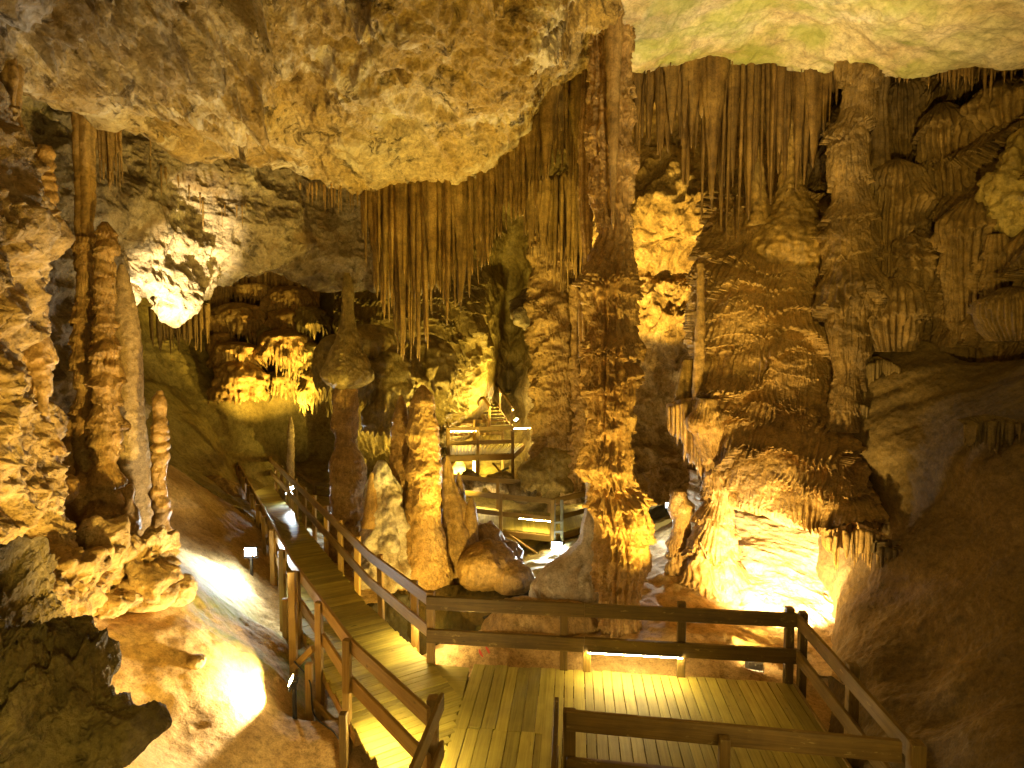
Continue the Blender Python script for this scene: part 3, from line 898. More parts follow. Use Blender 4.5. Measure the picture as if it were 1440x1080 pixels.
# end frame
beam('handrail', Lp[-1] + ZUP * 0.97, Rp[-1] + ZUP * 0.97, 0.05, 0.15, M[D], bw)
beam('mid_rail', Lp[-1] + ZUP * 0.42, Rp[-1] + ZUP * 0.42, 0.05, 0.15, M[D], bw)
for p in (Lp[-1], Rp[-1]): beam('post', p - ZUP * 0.6, p + ZUP * 1.07, 0.12, 0.12, M[D], bw, up=ax)
# legs and braces on the near left side that stand on the clay
def leg(px, py, top_px, top_py, D_, w=0.1):
    f = W(px, py, D_); g = W(top_px, top_py, D_)
    g[0:2] = f[0:2]
    beam('leg', f - ZUP * 0.12, g, w, w * 0.85, M['rail'], bw, up=(0, 1, 0))
leg(436, 1020, 436, 930, 8.35); leg(414, 985, 416, 800, 9.0, 0.11); leg(402, 910, 402, 840, 10.3, 0.09)
beam('brace', W(438, 985, 8.4), W(500, 1045, 7.9), 0.05, 0.1, M['rail'], bw)
beam('brace', W(412, 940, 8.9), W(440, 912, 8.5), 0.05, 0.1, M['rail'], bw)
f = W(484, 1090, 6.9); beam('leg', f - ZUP * 0.3, V3(f[0], f[1], W(484, 1000, 6.9)[2]), 0.09, 0.09, M[D], bw, up=(0, 1, 0))

# --- ramp that doubles back behind the end of the boardwalk
rp = [V3(*W(368, 634, 25.4)), V3(*W(442, 677, 23.6)), V3(*W(475, 682, 23.2)), V3(*W(540, 690, 22.4))]
for p in rp: p[2] -= 1.05
ramp = thing('boardwalk', 'dark short ramp with rails behind the far end of the long boardwalk', 'boardwalk', tuple(rp[1]))
railing(ramp, rp, [(p, 0.5) for p in rp] + [(lerp(rp[0], rp[1], .5), 0.4)], M[D], rail_h=0.16, mid_h=0.14)
for i in range(len(rp) - 1):
    a, b = rp[i], rp[i + 1]
    d = (b - a) / np.linalg.norm(b - a); o = V3(-d[1], d[0], 0)
    n = int(np.linalg.norm(b - a) / 0.15)
    for k in range(n):
        c = lerp(a, b, (k + .5) / n)
        beam('plank', c - ZUP * 0.03, c + o * 1.2 - ZUP * 0.03, 0.14, 0.04, M['deck'], ramp)

# --- lower boardwalk behind the stalagmites
LF = [G(600, 728, -1.0), G(700, 743, -1.0), G(778, 751, -1.0), G(862, 727, -1.0), G(1000, 706, -1.0)]
LB = [G(610, 705, -1.0), G(700, 716, -1.0), G(772, 721, -1.0), G(850, 703, -1.0), G(985, 688, -1.0)]
low = thing('boardwalk', 'low timber boardwalk with strip lights behind the pool and big column', 'boardwalk', tuple(LF[2]))
for i in range(4):
    n = int(np.linalg.norm(LF[i + 1] - LF[i]) / 0.14)
    for k in range(n):
        t0, t1 = (k + .04) / n, (k + .96) / n
        a, b = lerp(LF[i], LF[i + 1], (t0 + t1) / 2), lerp(LB[i], LB[i + 1], (t0 + t1) / 2)
        wd_ = min(np.linalg.norm(LF[i + 1] - LF[i]), np.linalg.norm(LB[i + 1] - LB[i])) / n
        beam('plank', a - ZUP * 0.02, b - ZUP * 0.02, wd_ * 0.96, 0.04, M['deck'], low)
    beam('joist', LF[i] - ZUP * 0.15, LF[i + 1] - ZUP * 0.15, 0.08, 0.2, M['rail'], low)
    beam('joist', LB[i] - ZUP * 0.15, LB[i + 1] - ZUP * 0.15, 0.08, 0.2, M['rail'], low)
fp = [(LF[1] + V3(0.1, -.08, 0), 1.2), (lerp(LF[1], LF[2], 0.98) + V3(0, -.08, 0), 0.6), (lerp(LF[0], LF[1], .2), 1.0), (LF[3], 0.6), (LF[4], 0.6)]
railing(low, LF, fp, M['rail'], hgt=1.15, rail_h=0.17, mid_h=0.16)
railing(low, LB, [(p, 0.4) for p in LB], M['rail'], hgt=1.15, rail_h=0.17, mid_h=0.16)
# galvanised frame that carries the lamp
fr = thing('lamp_frame', 'grey steel ladder frame holding the white lamp under the low boardwalk', 'lamp frame', tuple(W(784, 770, 18.2)))
for px in (779, 790):
    beam('upright', W(px, 765, 18.2), W(px, 703, 18.2), 0.1, 0.08, M['steel'], fr, up=(0, 1, 0))
for py in (748, 735): beam('crossbar', W(777, py, 18.15), W(792, py - 1, 18.15), 0.06, 0.06, M['steel'], fr)
beam('brace', W(716, 752, 18.6), W(770, 788, 18.0), 0.06, 0.06, M['rail'], low)

# --- raised platform far back
zb = 0.68
B0, B1 = G(631, 640, zb), G(721, 637, zb)
B2, B3 = B1 + V3(0.5, 2.6, 0), B0 + V3(-0.35, 2.6, 0)
rpl = thing('timber_platform', 'small raised timber platform on posts in the far middle of the cave', 'platform', tuple((B0 + B1 + B2 + B3) / 4))
n = 20
for k in range(n):
    t = (k + .5) / n
    beam('plank', lerp(B0, B1, t) - ZUP * 0.02, lerp(B3, B2, t) - ZUP * 0.02, np.linalg.norm(B1 - B0) / n * 0.94, 0.04, M['deck'], rpl)
for a, b in ((B0, B1), (B1, B2), (B3, B2), (B0, B3)):
    beam('joist', a - ZUP * 0.15, b - ZUP * 0.15, 0.1, 0.24, M['rail'], rpl)
mid = lerp(B0, B1, 0.45)
railing(rpl, [B3, B0, B1], [(B0, 1.6), (mid, 2.0), (B1, 2.2), (B3, 1.8)], M['rail'], hgt=1.12, rail_h=0.15, mid_h=0.15, post=0.12)
railing(rpl, [B3, lerp(B3, B2, 0.72)], [(lerp(B3, B2, .35), 1.6), (lerp(B3, B2, .72), 1.6)], M['rail'], hgt=1.12, rail_h=0.15, mid_h=0.15)
beam('brace', B0 + V3(0.2, 0.3, -1.7), B1 + V3(-.2, 1.4, -0.9), 0.07, 0.1, M['steel'], rpl)
beam('brace', mid + V3(0, 0.5, -1.3), B1 + V3(0.3, 0.4, -2.0), 0.07, 0.1, M['steel'], rpl)
beam('brace', mid + V3(0.6, 0.2, -0.4), B1 + V3(0.6, 0.2, -2.1), 0.06, 0.08, M['rail'], rpl)
beam('leg', mid + V3(-.25, 1.5, -2.2), mid + V3(-.25, 1.5, -0.25), 0.12, 0.12, M['steel'], rpl, up=(0, 1, 0))

# --- stairs up from it
SB, ST = W(719, 603, 25.6), W(686, 553, 28.6)
stv = thing('staircase', 'steep open timber staircase climbing left behind the raised platform', 'stairs', tuple(SB))
hd = ST - SB; hd[2] = 0; hd /= np.linalg.norm(hd)
wv = V3(-hd[1], hd[0], 0); wv = wv if wv[0] < 0 else -wv
for o in (0.0, 0.95):
    beam('stringer', SB + wv * o, ST + wv * o, 0.06, 0.22, M['rail'], stv)
for k in range(10):
    c = lerp(SB, ST, (k + .6) / 10.3)
    beam('step', c + ZUP * 0.06 - wv * 0.03, c + wv * 0.98 + ZUP * 0.06, 0.24, 0.045, M['deck'], stv)
for o in (-0.06, 1.0):
    beam('handrail', SB + wv * o + ZUP * 0.98, ST + wv * o + ZUP * 0.98, 0.06, 0.14, M[D] if o < 0 else M['rail'], stv)
    for t in (0.03, 0.5, 0.97):
        c = lerp(SB, ST, t) + wv * o
        beam('post', c - ZUP * 0.1, c + ZUP * 1.0, 0.09, 0.09, M['rail'], stv, up=(0, 1, 0))
ul = thing('timber_landing', 'dark railed timber landing at the head of the far staircase', 'landing', tuple(ST + V3(0.4, 0.6, 0)))
q0, q1 = ST + V3(-0.1, 0.5, 0.0) + wv * 0.2, ST + V3(1.15, 0.9, 0.0)
for k in range(7):
    c = lerp(q0, q1, (k + .5) / 7)
    beam('plank', c - V3(0, .6, .03), c + V3(0, 0.9, -.03), 0.17, 0.04, M['deck'], ul)
for z in (0.5, 0.85, 1.2, 1.55): beam('handrail', q0 + V3(0, .9, z), q1 + V3(0, .9, z), 0.05, 0.13, M['rail'], ul)
for q in (q0, q1): beam('post', q + V3(0, .95, -1.5), q + V3(0, .95, 1.65), 0.1, 0.1, M[D], ul, up=(0, 1, 0))

# ------------------------------------------------------------------ dripstone
def lump_column(name, label, cat, prof, D, mat, group=None, nth=150, dz=0.03, lump=0.12, lsc=0.5, tier=None, flute=None, tier_top=None, fine=0.012, ry=0.9, seed=0, parent=None, ring=0.0, ringp=0.25, knob=0.0, taper_top=False):
    prof = sorted(prof, key=lambda q: q[2])
    Dv = D if isinstance(D, (list, tuple)) else [D] * len(prof)
    C = np.array([W((a + b) / 2, y, d) for (a, b, y), d in zip(prof, Dv)])
    R = np.array([(b - a) / 2 * d / F for (a, b, y), d in zip(prof, Dv)])
    t = np.concatenate([[0], np.cumsum(np.linalg.norm(np.diff(C, axis=0), axis=1))])
    n = max(10, int(t[-1] / dz))
    q = np.linspace(0, t[-1], n)
    if taper_top:
        q = t[-1] * (np.linspace(0, 1, n) ** 1.25)
    c = interp(t, C, q)
    r = np.maximum(0.006, interp(t, R, q))
    th = np.linspace(0, 2 * np.pi, nth, endpoint=False)
    cs, sn = np.cos(th)[None], np.sin(th)[None]
    P = np.stack([c[:, None, 0] + r[:, None] * cs, c[:, None, 1] + r[:, None] * ry * sn, np.broadcast_to(c[:, None, 2], (n, nth))], -1)
    Nn = np.stack([np.broadcast_to(cs, (n, nth)), np.broadcast_to(sn, (n, nth)), np.zeros((n, nth))], -1)
    Q = P + seed * 3.17
    rm = float(np.mean(r))
    s = np.broadcast_to(th[None] * rm, (n, nth))
    k = np.clip(r / rm, 0, 1.3)[:, None]
    d = lump * rm * 2 * fbm(Q / lsc, 3, 0.5, seed + 200)
    if ring:
        ph = (P[..., 2] + 0.12 * fbm(Q / 0.5, 2, seed=seed + 210)) / ringp
        d = d + ring * rm * (np.abs(np.sin(ph * np.pi)) ** 0.6 - 0.5) * (0.6 + 0.6 * vnoise(Q / 0.6, seed + 211))
    if knob:
        f1, _ = worley(Q / 0.16, seed + 5)
        d = d + knob * (0.5 - f1)
    if tier:
        for (per, amp, tooth, hang, cover) in tier:
            tm = 1.0 if tier_top is None else np.clip((tier_top - P[..., 2]) / 0.5, 0.55, 1)
            d = d + tm * tiers(Q, s, per, amp, tooth, hang, seed + int(per * 100), wob=0.35 * per / 0.4, cover=cover, decay=2.2)
    if flute:
        nf, fa = flute
        d = d + fa * rm * (np.abs(np.sin(th[None] * nf / 2 + 0.7 * fbm(np.stack([P[..., 0], P[..., 1], P[..., 2] * 0.4], -1), 2, seed=seed + 3))) - 0.6)
    d = d + fine * fbm(Q / 0.09, 3, 0.6, seed + 220)
    d = d * k
    lim = np.maximum(r[:, None] * 0.75, 0.004)
    d = np.where(d < -lim, -lim, d)
    P = P + Nn * d[..., None]
    o = grid_obj(name, P, M[mat], parent, wrap=True, caps=True)
    if parent is None: tag(o, label, cat, group)
    return o

def spike(p, L, r0, seed, nth=9, n=14, flat=1.0, ang=0.0, pw=0.7, bump=0.1, up=False, tip=0.12):
    """verts and faces of one stalactite from its root p down"""
    rr = np.random.default_rng(seed)
    t = np.linspace(0, 1, n)
    pr = tip + (1 - tip) * (1 - t) ** pw
    pr = pr * (1 + bump * np.sin(t * rr.uniform(5, 14) * L + rr.uniform(0, 6)) + bump * 0.8 * rr.uniform(-1, 1, n))
    pr[-1] = 0.02
    th = np.linspace(0, 2 * np.pi, nth, endpoint=False)
    fl = 1 + 0.16 * rr.uniform(-1, 1, nth)
    x = r0 * pr[:, None] * np.cos(th) * fl
    y = r0 * pr[:, None] * np.sin(th) * fl * flat
    ca, sa = math.cos(ang), math.sin(ang)
    sw = rr.uniform(-0.02, 0.02, 2) * L
    X = p[0] + x * ca - y * sa + (sw[0] * t ** 2)[:, None]
    Y = p[1] + x * sa + y * ca + (sw[1] * t ** 2)[:, None]
    Z = p[2] + (L if up else -L) * t[:, None] + 0 * x
    return np.stack([X, Y, Z], -1)

def curtain(name, label, lip_pts, tips, n, rad, mat, seed, spread=0.25, group=None, flat=(0.5, 1.0), minlen=0.15, ragged=0.35, pw=0.6, backing=True, sheet_len=0.72, back_mat=None, cat='stalactites', child='stalactite', depth_off=0.0, fringe=0, blades=0):
    """a hanging curtain: a fluted drapery behind and single stalactites before it"""
    rr = np.random.default_rng(seed)
    K = np.array([W(x, y, d + depth_off) for x, y, d in lip_pts])
    px = np.array([q[0] for q in lip_pts], float)
    mid = K[len(K) // 2]
    t = thing(name, label, cat, tuple(mid), group)
    def at(x):
        return np.array([np.interp(x, px, K[:, i]) for i in range(3)])
    def tipz(x, d):
        y = np.interp(x, [q[0] for q in tips], [q[1] for q in tips])
        return W(x, y, d)[2]
    if backing:
        nu, nv = int(40 + (px[-1] - px[0]) * 1.1), 60
        xs = np.linspace(px[0], px[-1], nu)
        top = np.array([at(x) for x in xs]) + V3(0, 0, 0.25)
        bz = np.array([tipz(x, at(x)[1]) for x in xs])
        un = fbm(np.stack([xs * 0.11, xs * 0, xs * 0], -1), 3, 0.6, seed)
        ln = (top[:, 2] - bz) * np.clip(sheet_len + 0.3 * un, 0.2, 1)
        ln = np.maximum(ln, 0.2)
        v = np.linspace(0, 1, nv)[:, None]
        P = np.stack([top[None, :, 0] + 0 * v, top[None, :, 1] + 0.1 + 0 * v, top[None, :, 2] - v * ln[None]], -1)
        s = np.broadcast_to(xs[None] * top[:, 1].mean() / F, P.shape[:2])
        w = 0.20 * fbm(np.stack([s * 1.6, s * 0 + 1.1, P[..., 2] * 0.12], -1), 2, seed=seed + 2) + 0.13 * np.abs(fbm(np.stack([s * 5.5, s * 0, P[..., 2] * 0.2], -1), 2, seed=seed + 4)) + 0.05 * fbm(np.stack([s * 17, s * 0, P[..., 2] * 0.4], -1), 2, seed=seed + 6)
        P[..., 1] -= w * np.clip(v * 4 + 0.3, 0, 1)
        P2 = P[::-1].copy(); P2[..., 1] += 0.09 * np.linspace(0.15, 1, nv)[:, None] + 0.015
        grid_obj('drapery', np.concatenate([P, P2]), M[back_mat or mat], t)
    for k in range(n):
        x = px[0] + (px[-1] - px[0]) * (k + rr.uniform(0.1, 0.9)) / n
        p = at(x) + V3(0, rr.uniform(-spread, spread * 0.6), 0.2)
        L = (p[2] - tipz(x, p[1])) * (1 - ragged * rr.random() ** 1.5)
        L = max(minlen, L)
        r0 = rr.uniform(*rad) * (0.75 + 0.5 * min(1.0, L / 3))
        P = spike(p, L, r0, seed * 1000 + k, flat=rr.uniform(*flat), ang=rr.uniform(0, 3.1), pw=rr.uniform(pw * 0.6, pw * 1.3), n=max(8, int(6 + L * 6)))
        grid_obj(child, P, M[mat], t, wrap=True, caps=True)
    for k in range(blades):
        x = rr.uniform(px[0] + 2, px[-1] - 2)
        p = at(x) + V3(0, rr.uniform(-spread, spread * 0.3), 0.2)
        L = max(0.6, (p[2] - tipz(x, p[1])) * rr.uniform(0.45, 0.98))
        P = spike(p, L, rr.uniform(0.13, 0.3), seed * 1000 + 800 + k, nth=22, n=max(14, int(10 + L * 8)), flat=rr.uniform(0.3, 0.55), ang=rr.uniform(-0.5, 0.5), pw=rr.uniform(0.9, 1.5), bump=0.07, tip=0.06)
        an = np.arctan2(P[..., 1] - P[..., 1].mean(1, keepdims=True), P[..., 0] - P[..., 0].mean(1, keepdims=True))
        cpt = P.mean(1, keepdims=True)
        P = cpt + (P - cpt) * (1 + 0.16 * np.abs(np.sin(an * 4 + seed + k)) + 0.1 * fbm(np.stack([P[..., 0] * 5, P[..., 1] * 5, P[..., 2] * 0.6], -1), 2, seed=seed))[..., None]
        grid_obj(child, P, M[mat], t, wrap=True, caps=True)
    for k in range(fringe):
        x = rr.uniform(px[0], px[-1])
        p = at(x) + V3(0, rr.uniform(-spread - 0.1, 0.1), 0.12)
        P = spike(p, rr.uniform(0.15, 0.55), rr.uniform(0.012, 0.035), seed * 1000 + 500 + k, nth=6, n=6)
        grid_obj(child, P, M[mat], t, wrap=True, caps=True)
    return t

def dome(name, label, cat, px, hw, yt, yb, D, mat, seed, group=None, nth=150, ragged=0.3, flute=0.12, ry=0.8, top=0.35, tooth=0.13, parent=None, lump=0.1):
    c = W(px, yt, D); zb = W(px, yb, D)[2]
    H = c[2] - zb; R = hw * D / F
    nv = max(24, int(H / 0.035))
    t = np.linspace(0, 1, nv)
    rr = R * np.where(t < top, np.sqrt(np.maximum(0, 1 - (1 - t / top) ** 2)) * 0.96, 0.96 + 0.06 * np.minimum(1, (t - top) / 0.2) - 0.06 * np.maximum(0, t - 0.7))
    th = np.linspace(0, 2 * np.pi, nth, endpoint=False)
    s = th * R
    tt = teeth(s, tooth, seed) * 0.75 + 0.25 * teeth(s, tooth * 0.45, seed + 1)
    tz = np.where(t[:, None] < top, t[:, None], top + (t[:, None] - top) * (1 - ragged + ragged * tt[None] * 1.3))
    P = np.stack([c[0] + rr[:, None] * np.cos(th), c[1] + rr[:, None] * ry * np.sin(th), c[2] - H * tz], -1)
    Nn = np.stack([np.cos(th)[None] + 0 * tz, np.sin(th)[None] + 0 * tz, 0 * tz], -1)
    g = np.clip((t - top * 0.7) / 0.4, 0, 1)[:, None]
    Q = P + seed * 2.3
    d = lump * R * 2 * fbm(Q / 0.6, 3, 0.5, seed) + flute * R * (tt[None] - 0.4) * g + 0.03 * fbm(Q / 0.15, 3, 0.6, seed + 9)
    P = P + Nn * d[..., None] * np.clip(t / 0.1, 0.05, 1)[:, None, None]
    o = grid_obj(name, P, M[mat], parent, wrap=True, caps=False)
    if parent is None: tag(o, label, cat, group)
    return o

# --- the great column and the stalactite before it
cc = lump_column('dripstone_column', 'tallest ragged orange column rising through the centre to the ceiling', 'cave column',
    [(842, 886, -60), (838, 886, 20), (832, 886, 100), (828, 888, 180), (832, 888, 230), (834, 886, 290), (846, 888, 322), (836, 890, 360), (824, 890, 405), (832, 886, 450), (828, 890, 490), (830, 888, 540), (834, 884, 590), (832, 884, 630),
     (826, 884, 655), (836, 888, 685), (834, 908, 712), (846, 902, 750), (842, 908, 785), (846, 898, 830), (850, 892, 880), (848, 888, 925), (846, 890, 965)], 10.2, 'flow_orange', nth=300, dz=0.016, lump=0.10, lsc=0.42,
    tier=[(0.62, 0.13, 0.085, 0.28, 0.35), (0.3, 0.05, 0.055, 0.12, 0.15)], fine=0.02, seed=3, ry=0.95, flute=(16, 0.16), tier_top=float(W(860, 320, 10.2)[2]))
grid_obj_name = tag(grid_obj('stalactite', spike(W(864, -60, 9.5), 4.5, 0.17, 5, nth=14, n=40, pw=0.9, bump=0.04), M['flow'], wrap=True, caps=True), 'longest single stalactite hanging in front of the tall central column', 'stalactite')
lump_column('dripstone_column', 'slim fluted column stub pressed against the left side of the tall central column', 'cave column',
    [(818, 832, 100), (815, 832, 200), (816, 832, 300), (820, 834, 380), (812, 836, 440), (818, 836, 520)], 10.9, 'flow', nth=90, dz=0.03, lump=0.1, flute=(7, 0.3), seed=5)

# --- stalagmites in the middle
lump_column('stalagmite', 'tall thick orange stalagmite standing right of its slimmer twin', 'stalagmite',
    [(592, 596, 541), (583, 606, 552), (576, 611, 575), (572, 616, 605), (575, 618, 630), (572, 620, 660), (574, 618, 690), (570, 620, 720), (568, 624, 755), (562, 629, 790), (556, 634, 815), (550, 642, 850)], 13.7, 'flow_orange', nth=240, dz=0.02, lump=0.06, lsc=0.4,
    tier=[(0.75, 0.05, 0.09, 0.2, 0.2), (0.3, 0.025, 0.07, 0.08, 0.1)], fine=0.02, seed=11, knob=0.012)
lump_column('stalagmite', 'slim orange stalagmite twin on the left, sharing the white calcite mound', 'stalagmite',
    [(562, 566, 556), (556, 573, 575), (552, 578, 605), (549, 582, 640), (545, 584, 680), (540, 590, 730), (532, 600, 790), (528, 604, 830)], 14.2, 'flow_orange', nth=180, dz=0.024, lump=0.08, lsc=0.4,
    tier=[(0.6, 0.05, 0.09, 0.2, 0.2)], fine=0.03, seed=13, knob=0.03)
lump_column('calcite_mound', 'white lobed calcite mound at the left foot of the twin stalagmites', 'calcite mound',
    [(531, 540, 648), (521, 556, 673), (513, 566, 705), (507, 575, 735), (504, 582, 765), (508, 586, 790), (502, 594, 815)], 13.55, 'flow_white', nth=150, dz=0.03, lump=0.16, lsc=0.35, flute=(9, 0.14), fine=0.02, seed=17)
lump_column('stalagmite', 'little nub stalagmite on the left shoulder of the white mound', 'stalagmite', [(520, 525, 664), (517, 528, 678), (513, 532, 705), (508, 538, 740)], 13.3, 'flow_orange', nth=50, dz=0.04, lump=0.08, seed=19)
lump_column('stalagmite', 'brown double-pointed stalagmite right of the thick orange one', 'stalagmite',
    [(627, 630, 640), (621, 637, 658), (617, 646, 685), (612, 660, 720), (606, 672, 760), (600, 684, 800), (596, 690, 830)], 14.6, 'flow', nth=150, dz=0.03, lump=0.12, flute=(8, 0.12), seed=21)
lump_column('stalagmite', 'small blunt nub stalagmite on the right flank of the brown one', 'stalagmite', [(661, 664, 699), (657, 668, 708), (654, 672, 735), (650, 676, 775)], 14.5, 'flow', nth=50, dz=0.04, lump=0.08, seed=23)
lump_column('stalagmite', 'short dark nub stalagmite between the brown one and the raised platform', 'stalagmite', [(643, 646, 664), (640, 650, 675), (637, 656, 710), (632, 662, 760)], 14.8, 'flow', nth=50, dz=0.04, lump=0.08, seed=24)
def boulder(name, label, cat, px, py, hw, hh, D, mat, seed, group=None, amp=0.16, sc=0.6, ry=1.0, tilt=0.0, nn=70, parent=None):
    c = W(px, py, D)
    u = np.linspace(0.02, np.pi - 0.02, nn); v = np.linspace(0, 2 * np.pi, nn * 2, endpoint=False)
    U, V = np.meshgrid(u, v, indexing='ij')
    S = np.stack([np.sin(U) * np.cos(V), np.sin(U) * np.sin(V), np.cos(U)], -1)
    a, b = hw * D / F, hh * D / F
    P = S * np.array([a, a * ry, b])
    if tilt:
        ct, st = math.cos(tilt), math.sin(tilt)
        P = np.stack([P[..., 0] * ct - P[..., 2] * st, P[..., 1], P[..., 0] * st + P[..., 2] * ct], -1)
    P = P + c
    Q = P + seed * 1.7
    d = amp * min(a, b) * 1.6 * fbm(Q / sc, 4, 0.5, seed) + 0.012 * fbm(Q / 0.1, 3, 0.6, seed + 4)
    P = P + S * d[..., None]
    o = grid_obj(name, P, M[mat], parent, wrap=True, caps=True)
    if parent is None: tag(o, label, cat, group)
    return o
boulder('calcite_boulder', 'rounded calcite boulder at the pool edge, left and larger of the pair', 'boulder', 685, 800, 44, 34, 13.6, 'flow', 31, amp=0.14)
boulder('calcite_boulder', 'smaller rounded calcite boulder at the pool edge, right of the pair', 'boulder', 722, 812, 28, 24, 13.2, 'flow', 33, amp=0.14)
boulder('calcite_mound', 'broad brown calcite hump rising behind the two pool boulders', 'calcite mound', 680, 797, 54, 48, 15.2, 'flow', 35, amp=0.2)
boulder('calcite_boulder', 'low flat brown boulder lying half under water in the pool', 'boulder', 765, 888, 80, 48, 10.6, 'flow', 37, amp=0.12, ry=0.7)
lump_column('calcite_mound', 'smooth pale calcite lobe leaning against the left foot of the tall column', 'calcite mound',
    [(828, 846, 640), (822, 850, 690), (818, 854, 733), (803, 858, 772), (772, 862, 792), (750, 866, 818), (740, 870, 850), (734, 874, 890), (732, 878, 940)], 11.4, 'flow_white', nth=200, dz=0.025, lump=0.09, lsc=0.5, flute=(11, 0.06), seed=39, ry=0.7)
# --- column left of the stalagmites, with the flowstone it grows from
lump_column('dripstone_column', 'thin olive column with a flared skirt hanging left of the twin stalagmites', 'cave column',
    [(484, 491, 384), (482, 496, 400), (481, 497, 430), (479, 499, 455), (471, 506, 482), (459, 519, 512), (455, 525, 530), (462, 516, 540), (474, 498, 548)], 15.2, 'flow_olive', nth=200, dz=0.022, lump=0.06, lsc=0.45, tier=[(0.5, 0.05, 0.09, 0.2, 0.2)], fine=0.02, seed=41)
lump_column('stalagmite', 'blunt orange stump of a stalagmite standing under the olive flared skirt', 'stalagmite',
    [(474, 498, 542), (470, 502, 552), (470, 502, 580), (468, 504, 600), (473, 501, 618), (467, 508, 645), (466, 511, 680), (465, 512, 710), (463, 514, 745), (460, 520, 790)], 15.2, 'flow_orange', nth=200, dz=0.022, lump=0.06, lsc=0.45, tier=[(0.5, 0.06, 0.09, 0.2, 0.25)], fine=0.02, seed=42)
for k, (x, hw, yt, yb, D_) in enumerate([(520, 42, 455, 540, 17.5), (545, 34, 490, 600, 17.2), (505, 30, 500, 575, 16.9), (470, 26, 470, 560, 17.0), (535, 26, 560, 615, 17.0), (600, 40, 470, 560, 18.5), (655, 26, 470, 560, 26.0), (628, 22, 480, 585, 25.0)]):
    dome('flowstone_dome', ['olive flowstone dome spreading right of the olive flared skirt', 'hanging olive flowstone dome with short teeth above the white mound', 'small olive flowstone dome close beside the olive flared skirt', 'olive flowstone dome left of the olive flared skirt',
        'lowest little fringed dome between orange stump and slim stalagmite', 'olive flowstone dome right behind the thick stalagmite tip', 'pale fringed flowstone dome left of the far staircase', 'pale narrow flowstone dome above the left end of the raised platform'][k], 'flowstone', x, hw, yt, yb, D_, 'flow_olive', 50 + k, 'olive flowstone domes in the middle', tooth=0.2, nth=130, lump=0.16)
# slender stalagmite by the boardwalk end
lump_column('stalagmite', 'slender pale stalagmite standing right beside the far boardwalk rail', 'stalagmite', [(408, 410, 586), (405, 413, 600), (404, 414, 630), (403, 414, 655), (402, 415, 690), (400, 417, 720)], 20.5, 'tan', nth=60, dz=0.04, lump=0.09, ring=0.3, ringp=0.3, seed=61)
